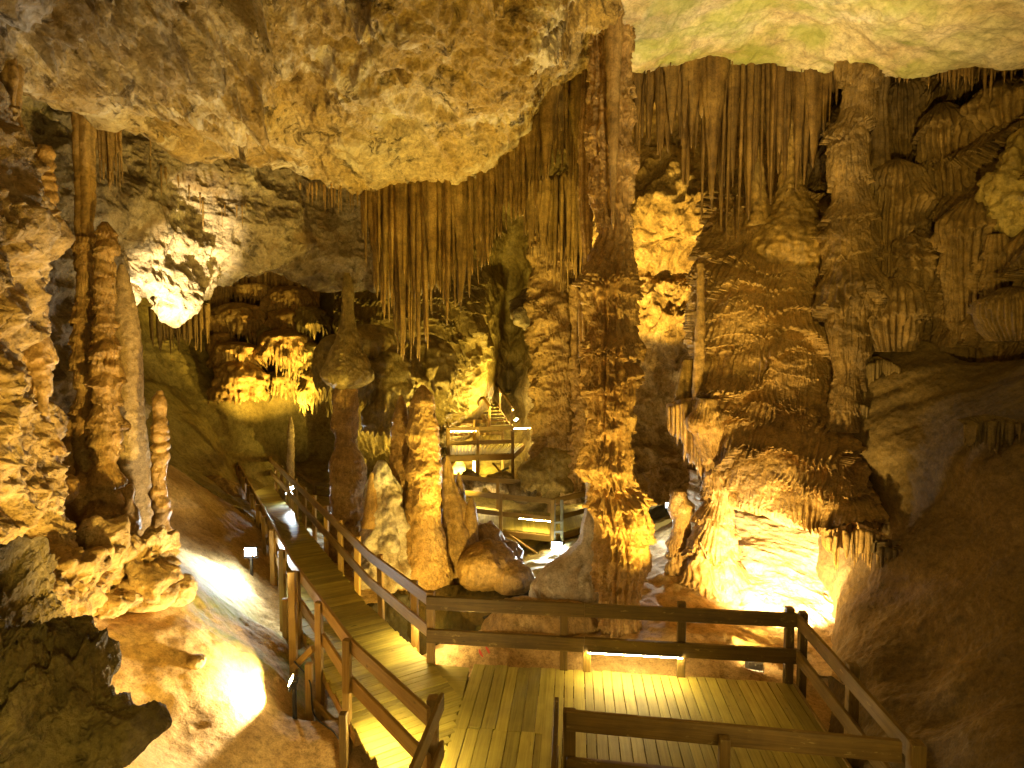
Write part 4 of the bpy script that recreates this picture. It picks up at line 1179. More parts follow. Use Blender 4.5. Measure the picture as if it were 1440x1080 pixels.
# --- left group
LG = [
 ('dripstone_column', 'smooth straight fluted column hanging from the left ceiling ledge', 'cave column', [(101, 131, 95), (103, 131, 150), (105, 131, 220), (107, 131, 280), (106, 130, 325), (106, 136, 345)], 9.0, 'flow', dict(nth=110, flute=(5, 0.22), lump=0.05, seed=71)),
 ('dripstone_column', 'lumpy orange column below the smooth fluted left one', 'cave column', [(106, 134, 335), (108, 133, 352), (112, 131, 400), (110, 134, 440), (107, 132, 480), (110, 136, 520), (112, 130, 560), (104, 138, 590), (100, 140, 630), (106, 134, 655), (92, 150, 680), (86, 160, 715), (80, 165, 750)], 9.0, 'flow_orange', dict(nth=170, dz=0.02, lump=0.1, lsc=0.25, tier=[(0.34, 0.1, 0.06, 0.14, 0.4), (0.19, 0.04, 0.05, 0.06, 0.2)], knob=0.02, seed=73)),
 ('dripstone_column', 'knobbly orange column, second from the tan stalagmite side of the left group', 'cave column', [(145, 150, 312), (140, 157, 330), (138, 158, 380), (140, 156, 430), (136, 160, 480), (134, 164, 520), (136, 162, 560), (132, 164, 610), (134, 162, 650), (128, 166, 690), (118, 168, 730), (110, 175, 770)], 8.8, 'flow_orange', dict(nth=170, dz=0.02, lump=0.11, lsc=0.25, ring=0.3, ringp=0.25, tier=[(0.4, 0.1, 0.06, 0.16, 0.4), (0.2, 0.04, 0.05, 0.06, 0.2)], knob=0.02, seed=75)),
 ('stalagmite', 'fat tan stippled stalagmite, smoothest of the left group', 'stalagmite', [(168, 175, 372), (163, 181, 392), (160, 190, 430), (159, 197, 500), (160, 200, 570), (162, 205, 620), (164, 211, 680), (162, 214, 730), (158, 218, 770)], 9.4, 'tan', dict(nth=260, dz=0.018, lump=0.03, lsc=0.7, fine=0.012, seed=77)),
 ('stalagmite', 'thin beaded orange stalagmite standing alone right of the tan one', 'stalagmite', [(222, 227, 549), (218, 231, 558), (217, 232, 590), (214, 235, 620), (216, 234, 650), (213, 234, 690), (214, 237, 720), (217, 240, 760), (219, 243, 800), (215, 248, 830)], 8.7, 'flow_orange', dict(nth=130, dz=0.016, lump=0.16, lsc=0.2, ring=0.45, ringp=0.2, seed=79)),
 ('stalagmite', 'stubby two-knob orange stalagmite at the foot of the tan one', 'stalagmite', [(180, 186, 681), (174, 189, 690), (176, 188, 703), (170, 193, 720), (168, 196, 745)], 8.7, 'flow_orange', dict(nth=80, dz=0.016, lump=0.12, lsc=0.2, seed=81)),
 ('dripstone_column', 'short rippled column behind the craggy left wall, under the ledge', 'cave column', [(54, 70, 205), (52, 73, 235), (48, 74, 265), (50, 76, 300), (46, 80, 340)], 7.6, 'flow_orange', dict(nth=90, dz=0.02, lump=0.12, ring=0.35, ringp=0.16, seed=83)),
 ('dripstone_column', 'fluted stalactite trunk at the far left edge under the ledge', 'cave column', [(0, 26, 85), (-2, 27, 130), (-4, 26, 160), (4, 34, 190), (10, 38, 220)], 6.6, 'flow', dict(nth=90, flute=(6, 0.3), lump=0.1, seed=85)),
 ('dripstone_column', 'bulbous orange column in the gap of the craggy left wall', 'cave column', [(36, 62, 420), (34, 62, 470), (26, 66, 510), (48, 66, 540), (52, 66, 575), (40, 80, 640)], 6.9, 'flow_orange', dict(nth=110, dz=0.02, lump=0.16, lsc=0.25, tier=[(0.4, 0.06, 0.08, 0.14, 0.3)], seed=87)),
 ('dripstone_column', 'slim knobbly stem left of the lumpy orange column', 'cave column', [(84, 96, 590), (82, 98, 620), (84, 100, 650), (88, 104, 690)], 8.6, 'flow_orange', dict(nth=70, dz=0.02, lump=0.16, ring=0.3, ringp=0.2, seed=89)),
]
for nm, lb, ct, pf, D_, mt, kw in LG:
    lump_column(nm, lb, ct, pf, D_, mt, 'left column group' if False else None, **kw)
for k, (x, y, hw, hh, D_) in enumerate([(70, 690, 34, 26, 7.6), (40, 735, 40, 22, 7.0), (110, 700, 34, 40, 8.7), (25, 650, 28, 24, 7.2)]):
    boulder('boulder', ['rounded orange boulder left of the lumpy column foot', 'flat brown boulder on the ground below the craggy left wall', 'big rounded flowstone boulder that the lumpy orange column stands on', 'brown boulder lodged against the craggy left wall'][k], 'boulder', x, y, hw, hh, D_, ['flow_orange', 'flow', 'flow_orange', 'flow'][k], 90 + k, amp=0.22)
# --- rubble and foreground rocks on the left
for k, (x, y, hw, hh, D_, mt, am) in enumerate([(120, 800, 60, 40, 7.2, 'crag', 0.5), (200, 790, 48, 46, 7.9, 'crag', 0.5), (60, 830, 70, 50, 6.4, 'crag', 0.5), (160, 850, 40, 24, 7.4, 'crag', 0.45), (212, 838, 30, 16, 7.8, 'crag', 0.4), (245, 830, 26, 20, 8.2, 'crag', 0.4)]):
    boulder('boulder', ['craggy ochre boulder under the left column group', 'pitted ochre boulder at the foot of the thin beaded stalagmite', 'large craggy boulder at the left edge, below the wall', 'bright lit ochre boulder above the dark rock tongue', 'small ochre boulder on the crest of the clay slope', 'small dark wet boulder at the top right of the clay slope'][k], 'boulder', x, y, hw, hh, D_, mt, 100 + k, amp=am, sc=0.45, nn=90)
boulder('boulder', 'lone pale block lying on the lamp-lit clay slope', 'boulder', 276, 932, 13, 8, 7.35, 'crag', 107, amp=0.3, sc=0.2, nn=24)
def outcrop(label, spine, mat, seed, parent=None):
    """rock tongue with a blunt point: lofted along a spine of (px, py, D, half height px, half depth m)"""
    C = np.array([W(a, b, d) for a, b, d, *_ in spine]); hh = np.array([s[3] * s[2] / F for s in spine]); dp = np.array([s[4] for s in spine])
    t = np.concatenate([[0], np.cumsum(np.linalg.norm(np.diff(C, axis=0), axis=1))])
    q = np.linspace(0, t[-1], 280)
    c, h, w = interp(t, C, q), np.maximum(0.01, interp(t, hh, q)), np.maximum(0.01, interp(t, dp, q))
    th = np.linspace(0, 2 * np.pi, 280, endpoint=False)
    P = np.stack([c[:, None, 0] + 0 * th, c[:, None, 1] + w[:, None] * np.cos(th), c[:, None, 2] + h[:, None] * np.sin(th)], -1)
    Nn = np.stack([0 * th + np.zeros((280, 1)), np.cos(th) + np.zeros((280, 1)), np.sin(th) + np.zeros((280, 1))], -1)
    d = rough_disp(P, 0.2, 0.55, seed, 0.3, 0.42) + 0.09 * fbm(P / 0.24, 4, 0.6, seed + 6, ridge=True) + 0.02 * fbm(P / 0.06, 3, 0.6, seed + 2, ridge=True)
    P = P + Nn * (d * np.clip(h[:, None] / 0.32, 0.08, 1))[..., None]
    return tag(grid_obj('rock_outcrop', P, M[mat], wrap=True, caps=True), label, 'rock')
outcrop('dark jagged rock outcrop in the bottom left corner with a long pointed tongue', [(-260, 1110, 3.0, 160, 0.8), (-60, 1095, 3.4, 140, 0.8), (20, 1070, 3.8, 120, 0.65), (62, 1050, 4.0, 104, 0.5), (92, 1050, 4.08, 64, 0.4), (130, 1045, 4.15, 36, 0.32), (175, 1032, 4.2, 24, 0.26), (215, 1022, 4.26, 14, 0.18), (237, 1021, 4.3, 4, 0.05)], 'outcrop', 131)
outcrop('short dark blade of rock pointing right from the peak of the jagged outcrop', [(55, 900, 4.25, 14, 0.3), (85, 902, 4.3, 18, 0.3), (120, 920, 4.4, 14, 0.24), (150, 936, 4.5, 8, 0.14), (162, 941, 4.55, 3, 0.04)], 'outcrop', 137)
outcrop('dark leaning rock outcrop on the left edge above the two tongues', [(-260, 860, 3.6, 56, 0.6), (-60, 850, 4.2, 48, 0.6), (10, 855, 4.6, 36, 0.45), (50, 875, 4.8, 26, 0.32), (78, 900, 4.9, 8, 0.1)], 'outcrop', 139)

# --- hanging curtains
curtain('stalactite_curtain', 'dense central curtain of long brown stalactites under the ceiling lip', [(508, 272, 12.7), (550, 266, 12.7), (590, 260, 12.7), (640, 252, 12.6), (682, 242, 12.4), (705, 222, 12.2), (735, 198, 12.0)],
    [(505, 330), (520, 400), (545, 470), (565, 510), (590, 520), (610, 470), (640, 455), (670, 400), (690, 370), (715, 330), (738, 300)], 88, (0.04, 0.095), 'drape', 201, spread=0.35, fringe=60, blades=26, sheet_len=0.62, ragged=0.5)
curtain('stalactite_curtain', 'folded dark drapery curtain between central curtain and tall column', [(732, 198, 11.9), (752, 170, 11.8), (772, 130, 11.8), (800, 110, 11.9), (830, 100, 11.9)],
    [(730, 310), (752, 300), (772, 250), (790, 245), (830, 300)], 22, (0.04, 0.1), 'drape', 203, spread=0.3, fringe=15, blades=14)
curtain('stalactite_curtain', 'rear curtain of thin stalactites left of the tall column', [(735, 270, 14.8), (770, 262, 15), (810, 255, 14.6), (830, 250, 14.2)],
    [(735, 360), (755, 380), (775, 400), (800, 420), (830, 420)], 28, (0.04, 0.09), 'drape', 205, spread=0.3, fringe=10, blades=10, sheet_len=0.5)
curtain('stalactite_curtain', 'wide right curtain of long dark brown stalactites below the pale ceiling', [(888, 104, 12.1), (915, 102, 12.2), (950, 92, 12.3), (1000, 86, 12.4), (1060, 90, 12.4), (1105, 97, 12.3), (1150, 101, 12.1), (1185, 97, 11.8)],
    [(888, 240), (905, 225), (925, 225), (950, 260), (975, 290), (990, 320), (1005, 300), (1020, 340), (1040, 350), (1060, 300), (1085, 290), (1110, 280), (1135, 290), (1160, 180), (1185, 150)], 72, (0.035, 0.11), 'drape_dark', 207, spread=0.45, sheet_len=0.26, fringe=50, ragged=0.6, blades=24)
curtain('stalactite_curtain', 'short brown fringe of stalactites at the top right under the pale ceiling', [(1245, 104, 10.9), (1300, 98, 10.6), (1350, 93, 10.3), (1400, 90, 10.0), (1470, 84, 9.6)],
    [(1245, 130), (1300, 125), (1350, 140), (1380, 150), (1400, 120), (1470, 130)], 44, (0.02, 0.06), 'drape_dark', 209, spread=0.3, sheet_len=0.4, fringe=30)
curtain('stalactite_curtain', 'small fan of thin stalactites on a shelf right of the smooth left column', [(132, 192, 10.4), (150, 190, 10.4), (172, 197, 10.5)], [(132, 240), (140, 265), (160, 290), (172, 230)], 15, (0.02, 0.05), 'flow', 211, spread=0.15, sheet_len=0.45)
curtain('stalactite_curtain', 'thin straw stalactites along the left ceiling ledge', [(60, 112, 7.6), (110, 134, 8.1), (165, 160, 8.9), (215, 190, 9.7), (262, 220, 10.3)], [(60, 125), (110, 155), (150, 185), (165, 170), (200, 200), (215, 230), (230, 205), (262, 235)], 26, (0.01, 0.025), 'flow', 213, spread=0.12, backing=False, ragged=0.8)
curtain('stalactite_curtain', 'short honey coloured fringe left of the central curtain', [(425, 275, 12.7), (450, 272, 12.7), (480, 270, 12.7), (506, 270, 12.7)], [(425, 285), (450, 300), (480, 305), (506, 300)], 26, (0.01, 0.04), 'flow', 215, spread=0.25, backing=False, ragged=0.8)
curtain('stalactite_curtain', 'few thin stalactites hanging from the rear left ceiling', [(200, 232, 12.5), (240, 250, 13), (300, 300, 14), (360, 300, 15)], [(200, 270), (240, 290), (300, 330), (360, 330)], 14, (0.015, 0.035), 'flow', 217, spread=0.4, backing=False, ragged=0.8)
curtain('stalactite_curtain', 'tiny fringe hanging under the knob of the middle left ceiling', [(318, 168, 9.9), (340, 168, 10), (362, 172, 10)], [(318, 190), (340, 205), (362, 215)], 12, (0.01, 0.02), 'flow', 219, spread=0.12, backing=False, ragged=0.6)
curtain('stalactite_curtain', 'shadowed curtain in the back chamber left of the jellyfish domes', [(215, 440, 20), (250, 440, 20.5), (290, 435, 21.5)], [(215, 500), (250, 500), (290, 495)], 22, (0.05, 0.12), 'flow_dark', 221, spread=0.3)
# --- columns behind
lump_column('dripstone_column', 'broad dark ragged column behind the rear curtain, left of the tall one', 'cave column', [(742, 800, 280), (744, 802, 340), (748, 808, 400), (746, 822, 450), (752, 826, 500), (748, 832, 550), (756, 836, 600), (750, 840, 640), (756, 832, 700)], 21.0, 'flow', nth=240, dz=0.025, lump=0.1, lsc=0.6, tier=[(0.7, 0.16, 0.1, 0.3, 0.3), (0.35, 0.07, 0.07, 0.15, 0.1)], seed=141)
lump_column('dripstone_column', 'narrow lit column with ragged right edge behind the tall central one', 'cave column', [(800, 816, 400), (802, 814, 440), (804, 812, 480), (800, 816, 530), (806, 836, 570), (800, 838, 620), (796, 826, 690)], 19.8, 'flow_orange', nth=120, dz=0.025, lump=0.2, lsc=0.3, tier=[(0.4, 0.07, 0.07, 0.15, 0.3)], seed=143)
dome('flowstone_dome', 'large smooth mushroom shaped flowstone dome right of the raised platform', 'flowstone', 785, 50, 625, 690, 20.3, 'flow_olive', 151, tooth=0.25, top=0.6, flute=0.05)
lump_column('stalagmite', 'tapered olive stalagmite under the mushroom dome', 'stalagmite', [(772, 786, 660), (768, 790, 690), (764, 794, 700)], 20.0, 'flow_olive', nth=70, dz=0.04, lump=0.1, seed=153)
lump_column('stalagmite', 'pale ribbed stalagmite between mushroom dome and tall column', 'stalagmite', [(800, 808, 610), (796, 812, 640), (792, 816, 680), (788, 820, 705)], 19.8, 'tan', nth=90, dz=0.03, lump=0.1, ring=0.2, ringp=0.2, seed=155)
boulder('boulder', 'pale boulder lodged in the dark opening above the far stairs', 'boulder', 752, 438, 32, 28, 24.5, 'pale', 157, amp=0.4, sc=1.0)
for k, (x, y, hw, hh, D_) in enumerate([(635, 672, 30, 26, 25), (660, 682, 26, 14, 22.5), (700, 680, 24, 14, 22.5), (640, 690, 16, 10, 21.5), (735, 690, 20, 12, 21)]):
    boulder('boulder', ['yellow lit boulder under the left side of the raised platform', 'pale boulder below the middle of the raised platform', 'dark boulder below the right post of the raised platform', 'small pale boulder left of the platform posts', 'small dark boulder by the mushroom dome foot'][k], 'boulder', x, y, hw, hh, D_, 'pale', 160 + k, amp=0.35, sc=0.8, nn=40)

# --- the right: tiered column and domes
lump_column('dripstone_column', 'tall tiered brown column on the right, reaching the pale ceiling', 'cave column',
    [(1186, 1250, 62), (1186, 1244, 85), (1188, 1226, 130), (1184, 1222, 170), (1172, 1218, 190), (1170, 1216, 240), (1174, 1220, 300), (1164, 1224, 330), (1166, 1222, 370), (1160, 1226, 410), (1166, 1222, 450), (1172, 1216, 490), (1178, 1208, 530), (1170, 1210, 570), (1164, 1216, 605)], 11.0, 'flow_dark', nth=260, dz=0.018, lump=0.08, lsc=0.5,
    tier=[(0.85, 0.17, 0.1, 0.3, 0.45), (0.4, 0.05, 0.06, 0.12, 0.1)], seed=171)
lump_column('dripstone_column', 'fluted brown pillar stub right beside the tiered column top', 'cave column', [(1222, 1252, 80), (1224, 1250, 110), (1226, 1246, 145), (1222, 1250, 200), (1216, 1256, 260)], 11.4, 'flow_dark', nth=110, flute=(9, 0.2), lump=0.08, seed=173)
lump_column('dripstone_column', 'stippled brown column inside the right curtain', 'cave column', [(1102, 1118, 95), (1098, 1122, 130), (1096, 1126, 200), (1094, 1132, 260), (1080, 1150, 300), (1060, 1170, 330), (1050, 1175, 352), (1070, 1160, 385), (1100, 1140, 400)], 12.5, 'drape', nth=140, dz=0.025, lump=0.05, fine=0.03, knob=0.04, seed=175)
lump_column('stalagmite', 'blunt dark stalagmite rising left in the right curtain', 'stalagmite', [(1062, 1068, 205), (1056, 1074, 235), (1052, 1078, 280), (1044, 1088, 320)], 12.6, 'drape', nth=110, dz=0.03, lump=0.06, knob=0.03, seed=177)
lump_column('dripstone_column', 'thin pale edge column at the left side of the stepped wall', 'cave column', [(978, 992, 370), (980, 990, 420), (977, 991, 480), (974, 988, 540), (970, 982, 600)], 12.3, 'flow', nth=70, dz=0.03, lump=0.12, seed=179)
RW = [
 ('high fluted brown drapery right of the pillar stub', [(1262, 1275, 112), (1246, 1300, 135), (1242, 1305, 170), (1246, 1300, 215), (1252, 1292, 245)], 11.9, 26, 'flow_dark'),
 ('wide fluted brown drapery right of the tiered column at mid height', [(1250, 1268, 226), (1232, 1294, 243), (1218, 1306, 275), (1214, 1302, 330), (1216, 1292, 392), (1224, 1280, 420)], 11.2, 34, 'flow_dark'),
 ('brown ribbed drapery under the top right fringe', [(1318, 1336, 146), (1298, 1372, 172), (1298, 1377, 225), (1306, 1372, 285), (1316, 1362, 315)], 11.1, 28, 'flow_dark'),
 ('rippled brown flowstone boss below the ribbed drapery', [(1272, 1292, 314), (1250, 1318, 335), (1240, 1328, 370), (1246, 1322, 405), (1262, 1308, 428)], 11.0, 14, 'flow_dark'),
 ('long ribbed brown pillar near the right edge', [(1352, 1388, 282), (1328, 1396, 305), (1330, 1392, 360), (1338, 1384, 430), (1344, 1380, 480)], 10.2, 20, 'flow_dark'),
 ('slim brown pillar third from the right edge', [(1392, 1412, 330), (1388, 1416, 380), (1390, 1414, 440), (1386, 1420, 480)], 9.7, 12, 'flow_dark'),
 ('brown bulging shelf with a long fringe at the right edge', [(1412, 1440, 404), (1392, 1470, 418), (1386, 1480, 436), (1390, 1476, 460), (1402, 1466, 480)], 9.2, 40, 'flow_dark'),
 ('smooth bald hump with a fringe beside the lower tiered column', [(1246, 1266, 391), (1228, 1284, 400), (1220, 1292, 425), (1222, 1290, 470), (1230, 1284, 495)], 10.8, 24, 'flow_dark'),
 ('topmost brown ledge drapery in the upper right corner', [(1392, 1440, 118), (1376, 1480, 138), (1376, 1484, 175), (1392, 1470, 205)], 10.5, 28, 'flow_dark'),
 ('thin ribbed pillar in the gap left of the rippled boss', [(1206, 1222, 300), (1204, 1224, 350), (1202, 1222, 400)], 11.3, 10, 'flow_dark'),
]
for k, (lb, pf, D_, nf, mt) in enumerate(RW):
    lump_column('flowstone_drapery', lb, 'flowstone', pf, D_, mt, nth=260, dz=0.02, lump=0.1, lsc=0.5, flute=(nf, 0.16), tier=[(0.55, 0.09, 0.1, 0.22, 0.25)] if k not in (3,) else [(0.22, 0.09, 0.07, 0.08, 0.4)], seed=180 + k, ry=0.75)
boulder('rock_outcrop', 'rough craggy rock mass at the right edge among the draperies', 'rock', 1436, 275, 36, 76, 9.7, 'flow_olive', 195, amp=0.5, sc=0.5, nn=110)
# fringes that break through the smooth bulge
for k, (x0, x1, y, D_, ln, lb) in enumerate([(1165, 1250, 795, 9.6, 50, 'fringe of ribs on the smooth wall right of the bright alcove'), (1240, 1320, 800, 9.0, 22, 'ragged rib ledge trailing right from the alcove fringe'), (1355, 1445, 630, 7.9, 28, 'dark rib fringe on the smooth wall at the right edge'), (1165, 1215, 595, 10.9, 24, 'small rib fringe at the foot of the tiered column'), (1215, 1260, 545, 10.7, 34, 'slanted rib fringe right of the tiered column foot')]):
    curtain('flowstone_fringe', lb, [(x0, y - ln * 0.5, D_ + 0.15), ((x0 + x1) / 2, y - ln * 0.75, D_), (x1, y - ln * 0.4, D_ - 0.25)], [(x0, y + ln * 0.2), ((x0 + x1) / 2, y + ln * 0.5), (x1, y)], 22, (0.035, 0.07), 'flow' if k == 0 else 'smooth', 230 + k, spread=0.12, sheet_len=0.6, cat='flowstone', child='rib', ragged=0.6)
# pillar and hanging drape left of the alcove
lump_column('dripstone_column', 'orange draped pillar left of the bright alcove with dark holes beside it', 'cave column', [(985, 1010, 560), (975, 1016, 600), (990, 1024, 640), (996, 1030, 690), (985, 1028, 730), (975, 1030, 770), (968, 1040, 810), (955, 1045, 860)], 12.0, 'flow_orange', nth=190, dz=0.022, lump=0.12, lsc=0.4, tier=[(0.6, 0.14, 0.08, 0.35, 0.4)], seed=243)
lump_column('dripstone_column', 'lumpy orange pillar foot left of the draped pillar', 'cave column', [(948, 962, 690), (940, 972, 710), (946, 968, 740), (940, 975, 775), (930, 985, 815), (910, 990, 870)], 12.4, 'flow_orange', nth=150, dz=0.025, lump=0.18, lsc=0.35, tier=[(0.5, 0.1, 0.08, 0.2, 0.3)], seed=245)
curtain('stalactite_curtain', 'orange hanging drape with white edge above the two pillar feet', [(940, 585, 12.6), (960, 578, 12.4), (985, 575, 12.2), (1005, 582, 12.2)], [(940, 610), (955, 640), (975, 665), (990, 690), (1005, 640)], 26, (0.03, 0.07), 'flow_orange', 247, spread=0.15, sheet_len=0.8)
outc = lump_column('leaning_slab', 'dark leaning rock slab above the orange hanging drape', 'rock', [(962, 976, 505), (955, 978, 530), (948, 974, 560), (940, 968, 592)], 12.8, 'drape', nth=80, dz=0.03, lump=0.1, seed=249, ry=0.4)
# jellyfish domes far left back
JD = [(335, 36, 425, 490, 22.9), (407, 34, 402, 452, 23.4), (408, 30, 434, 484, 22.9), (404, 36, 462, 524, 22.3), (312, 18, 466, 512, 22.3), (332, 32, 480, 524, 21.9), (335, 36, 505, 560, 21.5), (300, 22, 440, 470, 22.6), (360, 24, 398, 425, 23.4), (435, 30, 430, 480, 22.8), (428, 34, 480, 545, 22.4), (452, 30, 515, 580, 22.0), (400, 26, 520, 560, 22.6), (375, 20, 455, 515, 22.8)]
JL = ['largest fringed jellyfish dome at the back left', 'topmost jellyfish dome of the right stack at the back left', 'second jellyfish dome from the top of the right stack at the back left', 'third, widest jellyfish dome of the right stack at the back left', 'little ribbed dome under the left rim of the largest jellyfish dome', 'small ribbed dome just under the largest jellyfish dome', 'bald round dome at the foot of the jellyfish cascade', 'left shoulder dome of the largest jellyfish dome',
      'highest small dome between the two jellyfish stacks', 'olive dome at the right side of the jellyfish stack', 'olive draped dome with long ribs right of the widest jellyfish dome', 'lowest olive ribbed drape near the olive flared skirt', 'small olive drape left of the lowest ribbed one', 'narrow shadowed drape between the two jellyfish stacks']
for k, (x, hw, yt, yb, D_) in enumerate(JD):
    dome('flowstone_dome', JL[k], 'flowstone', x, hw * 1.06, yt, yb + 8, D_ + 1.0, 'flow_orange' if k < 9 else 'flow_olive', 260 + k, 'jellyfish domes at the back left', tooth=0.15, nth=220, flute=0.2 if k != 6 else 0.05, top=0.26 if k != 6 else 0.6, ragged=0.6 if k != 6 else 0.3, lump=0.13)
curtain('flowstone_fringe', 'ribbed orange drape filling the gap above the jellyfish domes', [(288, 400, 24.4), (330, 392, 24.6), (380, 386, 24.6), (430, 392, 24.4), (450, 400, 24.2)], [(288, 450), (330, 430), (380, 428), (430, 450), (450, 470)], 46, (0.06, 0.13), 'flow_orange', 283, spread=0.3, sheet_len=0.9, cat='flowstone', child='rib', ragged=0.5)
boulder('boulder', 'rippled brown mound left of the far boardwalk rail', 'boulder', 305, 712, 40, 40, 17.5, 'flow', 281, amp=0.1, ry=0.8)

# ------------------------------------------------------------------ lamps
WARM = (1.0, 0.66, 0.12)
YEL = (1.0, 0.72, 0.13)
COOL = (0.78, 0.9, 1.0)
def lamp_light(parent, loc, aim, power, col, size=80, blend=0.4, rad=0.06):
    l = bpy.data.lights.new('lamp_light', 'SPOT')
    l.energy = power; l.color = col; l.spot_size = math.radians(size); l.spot_blend = blend; l.shadow_soft_size = rad
    o = bpy.data.objects.new('lamp_light', l)
    COL.objects.link(o)
    q = (Vector(aim) - Vector(loc)).to_track_quat('-Z', 'Y')
    o.rotation_euler = q.to_euler()
    o.location = Vector(loc) - Vector(parent.location)
    o.parent = parent
    return o
def floodlight(label, loc, aim, power, col, size=90, blend=0.4, w=0.22, glass='warm', box='black', group=None, stake=False):
    """LED flood: housing, cooling fins, glowing glass, bracket; shines along its own glass"""
    loc, aim = Vector(loc), Vector(aim)
    t = thing('floodlight', label, 'floodlight', tuple(loc), group)
    d = (aim - loc).normalized()
    s = d.cross(Vector((0, 0, 1))).normalized()
    u = s.cross(d)
    h = w * 0.75
    beam('housing', loc - d * 0.06, loc - d * 0.004, w, h, M[box], t, up=u, ch=0.01)
    beam('lamp_glass', loc - d * 0.002, loc + d * 0.006, w * 0.86, h * 0.84, M[glass], t, up=u, ch=0.002)
    for k in range(4):
        beam('cooling_fin', loc - d * 0.09 + s * w * (k - 1.5) * 0.2, loc - d * 0.06 + s * w * (k - 1.5) * 0.2, 0.012, h * 0.8, M[box], t, up=u, ch=0.002)
    for sg in (-1, 1):
        beam('bracket', loc - d * 0.035 + s * sg * (w / 2 + 0.012), loc - d * 0.035 + s * sg * (w / 2 + 0.012) - u * h * 0.75, 0.012, 0.03, M[box], t, up=d, ch=0.002)
    beam('bracket', loc - d * 0.035 - s * (w / 2 + 0.015) - u * h * 0.76, loc - d * 0.035 + s * (w / 2 + 0.015) - u * h * 0.76, 0.03, 0.012, M[box], t, up=u, ch=0.002)
    if stake:
        g = ground_z(loc.x, loc.y)
        sx = loc - d * 0.05
        beam('stake', (sx.x, sx.y, g - 0.1), (sx.x, sx.y, loc.z - h * 0.7), 0.05, 0.05, M['black'], t, up=(0, 1, 0))
    lamp_light(t, loc + d * 0.04, aim, power, col, size, blend)
    return t
def strip(label, p, q, w=0.02, group='strip lights under the rails'):
    t = thing('strip_light', label, 'strip light', tuple((np.array(p) + np.array(q)) / 2), group)
    beam('light_tube', p, q, w, w * 0.7, M['strip'], t, ch=0.002)
    p2, q2 = np.array(p) + ZUP * w * 0.65, np.array(q) + ZUP * w * 0.65
    beam('channel', p2, q2, w * 1.3, w * 0.5, M['steel'], t, ch=0.002)
    return t

# in view
floodlight('small warm floodlight on a post below the near boardwalk rail', W(409, 957, 7.85), W(230, 890, 7.4), 380, (1, .8, .48), 140, 0.15, w=0.16, stake=True)
floodlight('white floodlight below the left boardwalk rail, shining down the wet slope', W(352, 776, 12.0), W(318, 815, 10.8), 260, COOL, 130, 0.5, w=0.26, glass='cool', stake=True)
floodlight('white floodlight facing the lens under the low boardwalk', W(783, 768, 18.0), W(775, 830, 11), 900, COOL, 120, 0.6, w=0.36, glass='cool')
floodlight('white floodlight between the tall column and the orange pillar feet', W(941, 711, 14.6), W(905, 780, 12.9), 160, COOL, 70, 0.6, w=0.2, glass='cool')
floodlight('tiny white floodlight on the right rail of the far boardwalk', W(405, 692, 19.8), W(470, 740, 15.5), 60, COOL, 120, 0.6, w=0.16, glass='cool')
floodlight('second tiny white floodlight just above the first on the far boardwalk rail', W(411, 686, 19.6), W(530, 720, 14), 800, COOL, 70, 0.6, w=0.14, glass='cool')
floodlight('white boxed floodlight on the clay beyond the platform rail, facing the alcove', W(1060, 932, 8.75), W(1060, 700, 11.5), 850, (1, .68, .2), 95, 0.6, w=0.26, glass='warm', box='white_box')
# unseen lamps: some inferred from lit rock, some added as fill
floodlight('hidden floodlight low behind the tan stalagmite, aimed at the ceiling', W(226, 590, 11.2), W(243, 392, 13.6), 4200, (1, .82, .5), 36, 0.9)
floodlight('hidden floodlight under the raised platform in the far middle', W(665, 672, 23.6), W(630, 660, 25.5), 900, YEL, 150, 0.6)
floodlight('hidden floodlight beside the far staircase foot', W(726, 590, 25.0), W(640, 480, 23.5), 850, YEL, 140, 0.7)
floodlight('hidden floodlight strapped behind the tall column, on the orange back wall', W(866, 560, 14.5), W(930, 290, 18.3), 2300, (1, .66, .14), 64, 0.6)
floodlight('little floodlight hidden behind the slender pale stalagmite, on the jellyfish domes', W(409, 628, 20.95), W(368, 446, 24), 1500, WARM, 85, 0.7, w=0.12)
floodlight('hidden floodlight behind the near boardwalk bend, on the stalagmites', W(615, 896, 10.6), W(570, 640, 14.0), 300, WARM, 130, 0.7)
floodlight('hidden white floodlight behind the orange stump', W(495, 780, 15.8), W(535, 730, 13.9), 350, COOL, 100, 0.6, glass='cool')
floodlight('hidden floodlight under the platform edge, on the tall column', W(985, 907, 8.5), W(868, 480, 10.2), 620, WARM, 90, 0.6, w=0.12)
floodlight('added fill floodlight out of view left of the approach, on the left columns', (-1.5, 4.3, 0.2), (-6.0, 8.6, 4.5), 1050, (1, .66, .14), 66, 0.7)  # unseen lamp, added to light the left columns from the front
floodlight('added fill floodlight out of view below the camera, on the corner rock outcrop', (-0.9, 0.9, 3.1), (-3.2, 4.2, 2.3), 55, (1, .78, .18), 75, 0.9)  # weak fill added near the camera to lift the corner outcrop
floodlight('added fill floodlight out of view below the camera, on the draped right wall', (1.6, 0.8, 3.0), (6.6, 11.0, 8.6), 1150, (1, .69, .14), 52, 1.0)  # soft unseen fill, added to bring out the right wall's relief
floodlight('hidden floodlight by the approach, on the centre ceiling', (-0.6, 4.0, -0.4), (-0.6, 9.3, 9.3), 2200, (1, .68, .16), 88, 1.0)
floodlight('hidden floodlight right of the platform, on the pale ceiling', (2.4, 4.0, 1.3), (4.4, 10.0, 10.7), 1600, (1, .8, .46), 46, 0.9)
floodlight('hidden floodlight by the pool, on the central curtain', W(690, 850, 12.0), W(640, 380, 12.9), 1300, YEL, 100, 0.7)
